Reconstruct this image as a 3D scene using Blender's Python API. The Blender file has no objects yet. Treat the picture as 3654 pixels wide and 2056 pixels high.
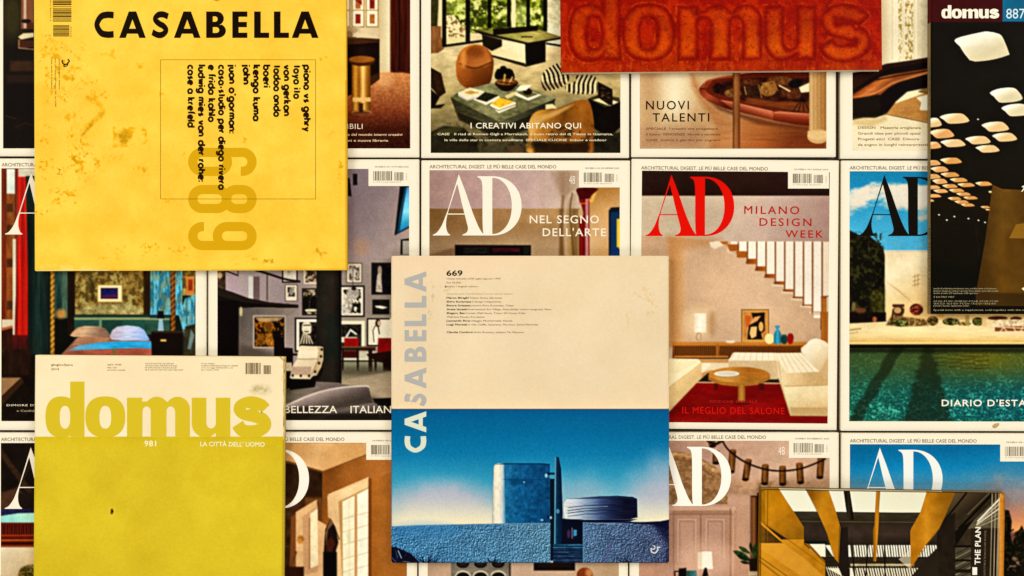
import bpy, math, random
import numpy as np
from mathutils import Vector
from mathutils.geometry import tessellate_polygon

S = bpy.context.scene
COL = S.collection
# ------------------------------------------------------------------ camera, light, exposure
PX = 0.00029                      # metres on the table per photograph pixel
W0, H0 = 3654.0, 2056.0           # extent of the visible layout, in those units
CAM_H = 1.05                      # lens height above the covers of the grid magazines
ZREF = 0.008
cam = bpy.data.cameras.new('camera'); cam.sensor_width = 36.0
cam.lens = 36.0 * CAM_H / (W0 * PX); cam.clip_start = 0.05; cam.clip_end = 60.0
co = bpy.data.objects.new('camera', cam); COL.objects.link(co)
co.location = (0, 0, CAM_H + ZREF); S.camera = co

w = bpy.data.worlds.new('World'); S.world = w; w.use_nodes = True
bg = w.node_tree.nodes['Background']
bg.inputs[0].default_value = (1.0, 0.965, 0.90, 1); bg.inputs[1].default_value = 0.42

def area(name, loc, size, power, col):
    l = bpy.data.lights.new(name, 'AREA'); l.shape = 'RECTANGLE'; l.size = size[0]; l.size_y = size[1]
    l.energy = power; l.color = col
    o = bpy.data.objects.new(name, l); COL.objects.link(o); o.location = loc
    o.rotation_euler = (Vector((0, 0, 0)) - Vector(loc)).to_track_quat('-Z', 'Y').to_euler()
    return o
area('softbox', (-2.5, 1.2, 2.5), (1.8, 1.8), 84, (1.0, 0.94, 0.84))
area('softbox', (2.5, 1.2, 2.5), (1.8, 1.8), 80, (1.0, 0.94, 0.84))
area('softbox', (0.0, -2.7, 2.5), (2.2, 1.4), 48, (1.0, 0.95, 0.87))
S.view_settings.view_transform = 'Standard'; S.view_settings.look = 'None'
S.view_settings.exposure = 0.0; S.view_settings.gamma = 1.0; S.view_settings.use_curve_mapping = False
LUM = np.array([1.33, 1.27, 1.17])   # how strongly a white sheet on the table is lit (print colours are divided by it)

# ------------------------------------------------------------------ colour and noise helpers
def rgb(h):
    h = h.lstrip('#')
    return np.array([int(h[i:i + 2], 16) / 255.0 for i in (0, 2, 4)])
def lin(c):
    c = np.clip(np.asarray(c, float), 0, 1)
    return np.where(c <= 0.04045, c / 12.92, ((c + 0.055) / 1.055) ** 2.4)
def albedo(c):
    c = np.clip(np.asarray(c, float), 0, 1); L = (c @ np.array([.30, .59, .11]))[..., None]     # ink density curve of the glossy stock
    K = L + CURVE * L * (1 - L) * (2 * L - 1); c = K + (c * K / (L + 1e-6) - K) * 1.22
    return np.clip(lin(c) / LUM * np.array([1.03, 1.0, 0.94]), 0.0005, 0.93)
CURVE = 0.42
def _h(ix, iy, s):
    n = (ix * 374761393 + iy * 668265263 + s * 974634777) & 0xffffffff
    n = ((n ^ (n >> 13)) * 1274126177) & 0xffffffff
    return ((n ^ (n >> 16)) & 0xffff) / 65535.0
def vnoise(x, y, s=0):
    ix = np.floor(x).astype(np.int64); iy = np.floor(y).astype(np.int64)
    fx = x - ix; fy = y - iy
    fx = fx * fx * (3 - 2 * fx); fy = fy * fy * (3 - 2 * fy)
    a = _h(ix, iy, s); b = _h(ix + 1, iy, s); c = _h(ix, iy + 1, s); d = _h(ix + 1, iy + 1, s)
    return (a * (1 - fx) + b * fx) * (1 - fy) + (c * (1 - fx) + d * fx) * fy
def fbm(x, y, s=0, o=4, g=0.55):
    t = 0; a = 1; n = 0
    for i in range(o):
        t = t + a * vnoise(x * 2 ** i + 17.3 * i, y * 2 ** i - 9.1 * i, s + i); n += a; a *= g
    return t / n
def sstep(a, b, x):
    t = np.clip((x - a) / (b - a), 0, 1); return t * t * (3 - 2 * t)

# ------------------------------------------------------------------ materials
MATS = {}
def _mat(name):
    m = bpy.data.materials.new(name); m.use_nodes = True
    nt = m.node_tree; b = nt.nodes['Principled BSDF']
    return m, nt, b
def paper_grain(nt, b, colsock, amt, bump, rough):
    """fine fibre grain in the colour, low waviness and fibre in the normal"""
    N = nt.nodes; L = nt.links
    tc = N.new('ShaderNodeTexCoord')
    n1 = N.new('ShaderNodeTexNoise'); n1.inputs['Scale'].default_value = 900; n1.inputs['Detail'].default_value = 3
    n3 = N.new('ShaderNodeTexNoise'); n3.inputs['Scale'].default_value = 14; n3.inputs['Detail'].default_value = 3
    L.new(tc.outputs['Object'], n1.inputs['Vector']); L.new(tc.outputs['Object'], n3.inputs['Vector'])
    mx = N.new('ShaderNodeMath'); mx.operation = 'MULTIPLY_ADD'; mx.inputs[1].default_value = amt * 2; mx.inputs[2].default_value = 1 - amt
    L.new(n1.outputs['Fac'], mx.inputs[0])
    m3 = N.new('ShaderNodeMath'); m3.operation = 'MULTIPLY_ADD'; m3.inputs[1].default_value = amt * 0.9; m3.inputs[2].default_value = 1 - amt * 0.45
    L.new(n3.outputs['Fac'], m3.inputs[0])
    mm = N.new('ShaderNodeMath'); mm.operation = 'MULTIPLY'; L.new(mx.outputs[0], mm.inputs[0]); L.new(m3.outputs[0], mm.inputs[1])
    vm = N.new('ShaderNodeVectorMath'); vm.operation = 'SCALE'
    L.new(colsock, vm.inputs[0]); L.new(mm.outputs[0], vm.inputs['Scale'])
    L.new(vm.outputs[0], b.inputs['Base Color'])
    n2 = N.new('ShaderNodeTexNoise'); n2.inputs['Scale'].default_value = 9; n2.inputs['Detail'].default_value = 2
    L.new(tc.outputs['Object'], n2.inputs['Vector'])
    bp = N.new('ShaderNodeBump'); bp.inputs['Strength'].default_value = bump; bp.inputs['Distance'].default_value = 0.004
    L.new(n2.outputs['Fac'], bp.inputs['Height']); L.new(bp.outputs[0], b.inputs['Normal'])
    rr = N.new('ShaderNodeMath'); rr.operation = 'MULTIPLY_ADD'; rr.inputs[1].default_value = 0.2; rr.inputs[2].default_value = rough - 0.1
    L.new(n3.outputs['Fac'], rr.inputs[0]); L.new(rr.outputs[0], b.inputs['Roughness'])
    b.inputs['Specular IOR Level'].default_value = 0.02
def print_mat():
    if 'print' not in MATS:
        m, nt, b = _mat('printed paper')
        a = nt.nodes.new('ShaderNodeVertexColor'); a.layer_name = 'Col'
        paper_grain(nt, b, a.outputs['Color'], 0.04, 0.25, 0.42); MATS['print'] = m
    return MATS['print']
def ink(h, amt=0.05):
    k = ('ink', h)
    if k not in MATS:
        m, nt, b = _mat('ink ' + h)
        r = nt.nodes.new('ShaderNodeRGB'); r.outputs[0].default_value = (*albedo(rgb(h)), 1)
        paper_grain(nt, b, r.outputs[0], amt, 0.2, 0.45); MATS[k] = m
    return MATS[k]
def pages_mat(h):
    k = ('pages', h)
    if k not in MATS:
        m, nt, b = _mat('page edges'); N = nt.nodes; L = nt.links
        tc = N.new('ShaderNodeTexCoord'); mp = N.new('ShaderNodeMapping'); mp.inputs['Scale'].default_value = (6, 6, 4200)
        nz = N.new('ShaderNodeTexNoise'); nz.inputs['Scale'].default_value = 1.0; nz.inputs['Detail'].default_value = 2
        L.new(tc.outputs['Object'], mp.inputs['Vector']); L.new(mp.outputs[0], nz.inputs['Vector'])
        cr = N.new('ShaderNodeValToRGB'); c = albedo(rgb(h))
        cr.color_ramp.elements[0].position = 0.3; cr.color_ramp.elements[0].color = (*(c * 0.62), 1)
        cr.color_ramp.elements[1].position = 0.65; cr.color_ramp.elements[1].color = (*c, 1)
        L.new(nz.outputs['Fac'], cr.inputs[0]); L.new(cr.outputs[0], b.inputs['Base Color'])
        b.inputs['Roughness'].default_value = 0.8; b.inputs['Specular IOR Level'].default_value = 0.1; MATS[k] = m
    return MATS[k]

# ------------------------------------------------------------------ sampled print: colours worked out point by point on a fine sheet
class Print:
    def __init__(s, x0, y0, x1, y1, c=None, th=0.0, step=2.3, vis=(-60, -60, 3714, 2116), edge=()):
        def axis(a, b, lo, hi):
            v = []
            if a < lo: v += list(np.linspace(a, min(lo, b), max(2, int((min(lo, b) - a) / 40)), endpoint=False))
            a2, b2 = max(a, lo), min(b, hi)
            if b2 > a2: v += list(np.linspace(a2, b2, int((b2 - a2) / step) + 2))
            if b > hi: v += list(np.linspace(max(hi, a), b, max(2, int((b - hi) / 40)) + 1)[1:])
            v += [a + e for e in edge] + [b - e for e in edge]
            return np.unique(np.round(v, 3))
        s.u = axis(x0, x1, vis[0], vis[2]); s.v = axis(y0, y1, vis[1], vis[3])
        U, V = np.meshgrid(s.u, s.v); s.U, s.V = U, V
        cx, cy = c if c else ((x0 + x1) / 2, (y0 + y1) / 2)
        cs, sn = math.cos(th), math.sin(th)
        s.X = cx + (U - cx) * cs - (V - cy) * sn; s.Y = cy + (U - cx) * sn + (V - cy) * cs
        s.pad = abs(sn) * max(x1 - x0, y1 - y0) + 1
        s.C = np.zeros(U.shape + (3,)) + 0.5; s.aa = step * 1.25; s.Z(0, 0, 1)
    def Z(s, ox, oy, k): s.ox, s.oy, s.k = ox, oy, k; return s
    def T(s, pts): p = np.asarray(pts, float); return p * s.k + np.array([s.ox, s.oy])
    def _sl(s, lo, hi, m):
        m += s.pad
        i0, i1 = np.searchsorted(s.v, [lo[1] - m, hi[1] + m]); j0, j1 = np.searchsorted(s.u, [lo[0] - m, hi[0] + m])
        return slice(i0, i1), slice(j0, j1)
    def _put(s, sl, a, c, n=None, al=1.0, seed=0):
        X, Y = s.X[sl], s.Y[sl]
        if isinstance(c, str): col = np.broadcast_to(rgb(c), X.shape + (3,))
        elif callable(c): col = c((X - s.ox) / s.k, (Y - s.oy) / s.k)
        else:                                   # ((x0,y0),(x1,y1),c0,c1,...) linear blend along a direction
            (p0, p1), cs = s.T(c[:2]), [rgb(q) for q in c[2:]]
            d = p1 - p0; t = ((X - p0[0]) * d[0] + (Y - p0[1]) * d[1]) / (d @ d)
            t = np.clip(t, 0, 1) * (len(cs) - 1); i = np.clip(t.astype(int), 0, len(cs) - 2); f = (t - i)[..., None]
            A = np.array(cs); col = A[i] * (1 - f) + A[i + 1] * f
        if n:
            sx = n[1] * s.k; sy = (n[2] if len(n) > 2 else n[1]) * s.k
            col = col + (n[0] * 2 * (fbm(X / sx, Y / sy, seed + 5, 3) - 0.5))[..., None] * (0.4 + col)
        a = (a * al)[..., None]
        s.C[sl] = s.C[sl] * (1 - a) + col * a
    def fill(s, c, n=None, seed=0):
        s._put((slice(None), slice(None)), np.ones(s.X.shape), c, n, 1.0, seed)
    def rect(s, x0, y0, x1, y1, c, soft=0, n=None, a=1.0, seed=0):
        s.poly([(x0, y0), (x1, y0), (x1, y1), (x0, y1)], c, soft, n, a, 0, seed)
    def _sdf(s, X, Y, P):
        d = np.full(X.shape, 1e18); ins = np.zeros(X.shape, bool)
        for i in range(len(P)):
            ax, ay = P[i - 1]; bx, by = P[i]
            ex, ey = bx - ax, by - ay; wx, wy = X - ax, Y - ay
            t = np.clip((wx * ex + wy * ey) / (ex * ex + ey * ey + 1e-12), 0, 1)
            d = np.minimum(d, (wx - ex * t) ** 2 + (wy - ey * t) ** 2)
            if ay != by:
                ins ^= ((ay > Y) != (by > Y)) & (X < (bx - ax) * (Y - ay) / (by - ay) + ax)
        d = np.sqrt(d); return np.where(ins, -d, d)
    def poly(s, pts, c, soft=0, n=None, a=1.0, sm=0, seed=0):
        P = s.T(smooth(pts, sm) if sm else pts); sf = max(soft * s.k, s.aa)
        sl = s._sl(P.min(0), P.max(0), sf)
        if s.X[sl].size == 0: return
        s._put(sl, np.clip(0.5 - s._sdf(s.X[sl], s.Y[sl], P) / sf, 0, 1), c, n, a, seed)
    def ell(s, cx, cy, rx, ry, c, soft=0, n=None, a=1.0, rot=0, seed=0):
        (q,), rx, ry = s.T([(cx, cy)]), rx * s.k, ry * s.k; sf = max(soft * s.k, s.aa); r = max(rx, ry)
        sl = s._sl(q - r, q + r, sf); X, Y = s.X[sl] - q[0], s.Y[sl] - q[1]
        if X.size == 0: return
        ca, sa = math.cos(rot), math.sin(rot); X, Y = X * ca + Y * sa, -X * sa + Y * ca
        m = np.sqrt((X / rx) ** 2 + (Y / ry) ** 2) + 1e-9; g = np.sqrt((X / rx ** 2) ** 2 + (Y / ry ** 2) ** 2) + 1e-9
        s._put(sl, np.clip(0.5 - (m * (m - 1) / g) / sf, 0, 1), c, n, a, seed)
    def line(s, pts, wd, c, soft=0, n=None, a=1.0, sm=0, seed=0):
        P = s.T(smooth(pts, sm, False) if sm else pts); hw = wd * s.k / 2; sf = max(soft * s.k, s.aa)
        sl = s._sl(P.min(0) - hw, P.max(0) + hw, sf); X, Y = s.X[sl], s.Y[sl]
        if X.size == 0: return
        d = np.full(X.shape, 1e18)
        for i in range(len(P) - 1):
            ax, ay = P[i]; ex, ey = P[i + 1] - P[i]; wx, wy = X - ax, Y - ay
            t = np.clip((wx * ex + wy * ey) / (ex * ex + ey * ey + 1e-12), 0, 1)
            d = np.minimum(d, (wx - ex * t) ** 2 + (wy - ey * t) ** 2)
        # a stroke thinner than the sheet's sampling keeps its ink, spread over one sample
        cov = np.clip(0.5 - (np.sqrt(d) - hw) / sf, 0, 1)
        s._put(sl, cov, c, n, a, seed)
    def develop(s, light_tex=.05, grain=.05, sharp=.45, seed=0, soft=0.0):
        """what a camera and a press add to a picture: painted room-light falloff, fine texture, local contrast, grain"""
        X, Y = s.X, s.Y; L = (s.C @ np.array([.3, .59, .11]))[..., None]
        mod = (fbm(X / 190, Y / 190, seed + 900, 3, .5) - .5) * 3.0 + (fbm(X / 6, Y / 6, seed + 910, 2, .8) - .5) * 1.0  # coarse noise paints uneven room light into the colour, fine noise is texture
        def blur(A, r):
            for ax in (0, 1):
                n = A.shape[ax]; pad = [(0, 0)] * 3; pad[ax] = (r + 1, r); B = np.cumsum(np.pad(A, pad, mode='edge'), axis=ax)
                hi = np.take(B, np.arange(2 * r + 1, 2 * r + 1 + n), axis=ax); lo = np.take(B, np.arange(0, n), axis=ax); A = (hi - lo) / (2 * r + 1)
            return A
        C = s.C * (1 - soft) + blur(s.C, 1) * soft; C = C * (1 + light_tex * mod[..., None])
        C = C + sharp * (C - blur(C, 4)) + sharp * .55 * (C - blur(blur(C, 14), 14))
        R = np.random.RandomState(seed + 77); g = R.normal(0, 1, X.shape)[..., None] + R.normal(0, .35, X.shape + (3,))
        s.C = np.clip(C + grain * g * (.12 + .5 * np.sqrt(np.clip(L * (1 - L), 0, 1))), 0, 1)
    def frame(s, x0, y0, x1, y1, b, c, inner=None):
        s.rect(x0, y0, x1, y1, c)
        if inner: s.rect(x0 + b, y0 + b, x1 - b, y1 - b, inner)
    def stain(s, box, c, scale, th, a, seed, soft=0.08, fade=0.35):
        """blotches with a ragged edge inside a soft box"""
        (lo, hi) = s.T([box[:2], box[2:]]); sl = s._sl(lo, hi, 0); X, Y = s.X[sl], s.Y[sl]
        if X.size == 0: return
        q = fbm(X / (scale * s.k), Y / (scale * s.k), seed, 5, 0.62)
        ex = np.minimum(X - lo[0], hi[0] - X) / (hi[0] - lo[0]); ey = np.minimum(Y - lo[1], hi[1] - Y) / (hi[1] - lo[1])
        m = sstep(0, fade, np.minimum(ex, ey))
        s._put(sl, sstep(th, th + soft, q * (0.75 + 0.25 * m)) * sstep(0, 0.1, np.minimum(ex, ey)), c, None, a)

def smooth(pts, n=5, closed=True):
    P = np.asarray(pts, float); L = len(P); out = []
    for i in range(L if closed else L - 1):
        if closed: a, b, c, d = P[i - 1], P[i], P[(i + 1) % L], P[(i + 2) % L]
        else: a, b, c, d = P[max(i - 1, 0)], P[i], P[i + 1], P[min(i + 2, L - 1)]
        for t in np.arange(n) / n:
            out.append(0.5 * (2 * b + (c - a) * t + (2 * a - 5 * b + 4 * c - d) * t * t + (3 * b - a - 3 * c + d) * t ** 3))
    if not closed: out.append(P[-1])
    return np.array(out)

# ------------------------------------------------------------------ glyphs cut as flat shapes
def arc(cx, cy, rx, ry, a0, a1, n=24):
    t = np.radians(np.linspace(a0, a1, n)); return [(cx + rx * math.cos(q), cy + ry * math.sin(q)) for q in t]
def ribbon(pts, wd, closed=False):
    """even-width stroke along a path -> one outline, or outline + hole when closed"""
    P = np.asarray(pts, float)
    if closed: t = np.roll(P, -1, 0) - np.roll(P, 1, 0)
    else: t = np.gradient(P, axis=0)
    t /= np.linalg.norm(t, axis=1)[:, None] + 1e-12; nrm = np.stack([-t[:, 1], t[:, 0]], 1) * wd / 2
    A, B = P + nrm, P - nrm
    return [A.tolist(), B.tolist()] if closed else [A.tolist() + B[::-1].tolist()]
# every glyph: list of pieces, each piece = [outline, hole, ...]; y grows DOWN, box 0..1
ST = 0.235
GEO = {   # heavy geometric capitals
 'C': [ribbon(smooth([(0.97, 0.14), (0.66, 0.125), (0.35, 0.2), (0.155, 0.5), (0.35, 0.8), (0.66, 0.875), (0.97, 0.86)], 6, False), 0.25)],
 'A': [[[(0.36, 0), (0.64, 0), (1, 1), (0.755, 1), (0.70, 0.84), (0.30, 0.84), (0.245, 1), (0, 1)], [(0.5, 0.30), (0.375, 0.65), (0.625, 0.65)]]],
 'S': [ribbon(smooth([(0.90, 0.19), (0.66, 0.115), (0.40, 0.13), (0.235, 0.285), (0.42, 0.45), (0.66, 0.55), (0.80, 0.71), (0.62, 0.87), (0.36, 0.885), (0.09, 0.78)], 6, False), 0.235)],
 'B': [[[(0, 0), (0.5, 0)] + arc(0.52, 0.265, 0.36, 0.265, -80, 70, 10) + arc(0.56, 0.73, 0.42, 0.27, -60, 90, 12) + [(0, 1)],
        [(0.33, 0.185), (0.33, 0.39)] + arc(0.45, 0.2875, 0.12, 0.1025, 90, -90, 8), [(0.33, 0.59), (0.33, 0.81)] + arc(0.5, 0.70, 0.15, 0.11, 90, -90, 8)]],
 'E': [[[(0, 0), (1, 0), (1, .2), (.42, .2), (.42, .395), (.97, .395), (.97, .595), (.42, .595), (.42, .8), (1, .8), (1, 1), (0, 1)]]],
 'L': [[[(0, 0), (.44, 0), (.44, .8), (1, .8), (1, 1), (0, 1)]]],
}
# mast letters "domus" in one design frame: x 283..1692, x-height 335..585
def rr(x0, y0, x1, y1, r, n=5):
    return arc(x1 - r, y0 + r, r, r, -90, 0, n) + arc(x1 - r, y1 - r, r, r, 0, 90, n) + arc(x0 + r, y1 - r, r, r, 90, 180, n) + arc(x0 + r, y0 + r, r, r, 180, 270, n)
def sup(cx, cy, rx, ry, e=2.45, n=44):
    o = []
    for q in np.linspace(0, 2 * math.pi, n, endpoint=False):
        c, s_ = math.cos(q), math.sin(q); o.append((cx + rx * abs(c) ** (2 / e) * (1 if c > 0 else -1), cy + ry * abs(s_) ** (2 / e) * (1 if s_ > 0 else -1)))
    return o
DOMUS = [
 [sup(382, 459, 99, 126), sup(404, 461, 33, 70)], [rr(437, 242, 525, 580, 2)],
 [sup(655, 459, 124, 126), sup(655, 461, 37, 70)],
 [[(790, 341), (884, 341), (884, 366)] + arc(975, 400, 70, 65, 215, 322, 10) + arc(1105, 412, 76, 77, 215, 360, 14) + [(1181, 580), (1090, 580), (1090, 425)] + arc(1062, 425, 27, 31, 0, -180, 9) + [(1035, 580), (938, 580), (938, 425)] + arc(912, 425, 26, 31, 0, -180, 9) + [(885, 580), (790, 580)]],
 [[(1193, 341), (1283, 341), (1283, 496)] + arc(1313, 496, 30, 34, 180, 0, 9) + [(1342, 341), (1432, 341), (1432, 580), (1342, 580), (1342, 558)] + arc(1278, 500, 85, 85, 40, 180, 12)],
 ribbon(smooth([(1648, 412), (1618, 384), (1562, 371), (1508, 386), (1492, 412), (1520, 439), (1580, 452), (1632, 474), (1648, 508), (1618, 538), (1562, 550), (1506, 540), (1478, 504)], 6, False), 78),
]
DBOX = (283, 1692, 335, 585)
# didone monogram in its design frame 485..1112 x 122..556
def _cv(pts): return smooth(pts, 5, False).tolist()
def _half(cx, cy, rx, ry, e, n=26):
    o = []
    for q in np.linspace(-math.pi / 2, math.pi / 2, n):
        c, s_ = max(math.cos(q), 0), math.sin(q); o.append((cx + rx * c ** (2 / e), cy + math.copysign(ry * abs(s_) ** (2 / e), s_)))
    return o
ADP = [
 [[(668, 122), (676, 150), (652, 205)] + _cv([(598, 372), (585, 420), (578, 465), (580, 505), (590, 536), (606, 550)]) + [(606, 556), (485, 556)] + _cv([(485, 550), (512, 536), (545, 490), (572, 425), (590, 378)])],
 [[(668, 122), (715, 245)] + _cv([(768, 400), (806, 490), (832, 534), (850, 549)]) + [(850, 556), (694, 556)] + _cv([(694, 550), (722, 536), (733, 508), (722, 455), (690, 330)]) + [(655, 178)]],
 [[(582, 401), (712, 401), (712, 408), (582, 408)]],
 [[(800, 137)] + _half(905, 346.5, 207, 209.5, 2.12) + [(846, 556)] + _cv([(846, 556), (839, 520), (836, 440), (836, 300), (834, 200), (824, 160), (800, 143)]),
  [(905, 548)] + _half(905, 347, 138, 199, 2.1)[::-1]],
]
# round monoline lower case (x-height 1, ascender 1.62, descender -.5); y grows UP here
def circ(cx, r=0.5, cy=0.5): return ('o', cx, cy, r)
MONO = {
 'a': (1.1, [circ(.5), [(1, 0), (1, 1)]]), 'b': (1.1, [[(0, 0), (0, 1.6)], circ(.5)]), 'c': (.85, [arc(.5, .5, .5, .5, 50, 310)]),
 'd': (1.1, [circ(.5), [(1, 0), (1, 1.6)]]), 'e': (1.0, [arc(.5, .5, .5, .5, 0, 315), [(0, .5), (1, .5)]]),
 'f': (.5, [[(.2, 0), (.2, 1.2)] + arc(.5, 1.25, .3, .33, 180, 80, 6), [(-.05, .95), (.5, .95)]]),
 'g': (1.1, [circ(.5), [(1, 1), (1, -.1)] + arc(.52, -.1, .48, .42, 0, -150, 10)]), 'h': (.85, [[(0, 0), (0, 1.6)], [(0, .55)] + arc(.38, .6, .38, .4, 170, 0, 8) + [(.76, 0)]]),
 'i': (.15, [[(0, 0), (0, 1)], [(0, 1.3), (0, 1.55)]]), 'j': (.2, [[(.05, 1), (.05, -.45)], [(.05, 1.3), (.05, 1.55)]]),
 'k': (.8, [[(0, 0), (0, 1.6)], [(.62, 1), (.1, .5)], [(.1, .5), (.72, 0)]]), 'l': (.15, [[(0, 0), (0, 1.6)]]),
 'm': (1.35, [[(0, 0), (0, 1)], [(0, .6)] + arc(.3, .65, .3, .35, 170, 0, 7) + [(.6, 0)], [(.6, .6)] + arc(.92, .65, .32, .35, 170, 0, 7) + [(1.24, 0)]]),
 'n': (.85, [[(0, 0), (0, 1)], [(0, .55)] + arc(.38, .6, .38, .4, 170, 0, 8) + [(.76, 0)]]), 'o': (1.1, [circ(.5)]),
 'p': (1.1, [[(0, -.5), (0, 1)], circ(.5)]), 'r': (.5, [[(0, 0), (0, 1)], [(0, .5)] + arc(.4, .55, .38, .4, 170, 75, 6)]),
 's': (.7, [[(.6, .93), (.3, .93)], [(.36, .97), (.06, .72)], [(.06, .84), (.14, .56)], [(.06, .62), (.62, .38)], [(.56, .46), (.62, .2)], [(.62, .3), (.34, .05)], [(.42, .07), (.02, .07)]]), 't': (.5, [[(.25, 0), (.25, 1.45)], [(0, .95), (.52, .95)]]),
 'u': (.85, [[(0, 1), (0, .4)] + arc(.38, .4, .38, .4, 180, 350, 8) + [(.76, 1)], [(.76, 0), (.76, 1)]]), 'v': (.85, [[(0, 1), (.4, 0)], [(.4, 0), (.8, 1)]]),
 'w': (1.2, [[(0, 1), (.3, 0)], [(.3, 0), (.58, .95)], [(.58, .95), (.86, 0)], [(.86, 0), (1.16, 1)]]), 'y': (.85, [[(0, 1), (.42, .05)], [(.8, 1), (.2, -.5)]]),
 '-': (.5, [[(0, .5), (.42, .5)]]), "'": (.15, [[(0, 1.2), (0, 1.6)]]), ':': (.15, [[(0, 0), (0, .25)], [(0, .75), (0, 1)]]),
}
def mono_pieces(text, weight=0.24, track=0.36, space=0.75):
    x = 0.0; out = []
    for ch in text:
        if ch == ' ': x += space; continue
        adv, strokes = MONO[ch]
        for st in strokes:
            if isinstance(st, tuple): out.append(ribbon([(x + a, b) for a, b in arc(st[1], st[2], st[3] , st[3], 0, 345, 24)], weight, True))
            else: out.append(ribbon([(x + a, b) for a, b in st], weight))
        x += adv + track
    return out, x - track
FONT = {}
def glyph_run(body, bold, track, res):
    """text set in the built-in typeface, as points (cap height 1, y up) and faces"""
    k = (body, bold, track, res)
    if k not in FONT:
        def mk(t):
            c = bpy.data.curves.new('run', 'FONT'); c.body = t;  c.space_character = track; c.resolution_u = res
            o = bpy.data.objects.new('run', c); COL.objects.link(o); dg = bpy.context.evaluated_depsgraph_get()
            me = bpy.data.meshes.new_from_object(o.evaluated_get(dg)); V = np.array([v.co[:2] for v in me.vertices]); F = [list(p.vertices) for p in me.polygons]
            bpy.data.objects.remove(o); bpy.data.curves.remove(c); bpy.data.meshes.remove(me); return V, F
        if 'H' not in FONT: V, F = mk('H') if bold == 0 else mk('H'); FONT['H'] = float(np.ptp(V[:, 1]))
        V, F = mk(body); V = V / FONT['H']; V[:, 0] -= V[:, 0].min(); FONT[k] = (V, F)
    return FONT[k]

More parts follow.
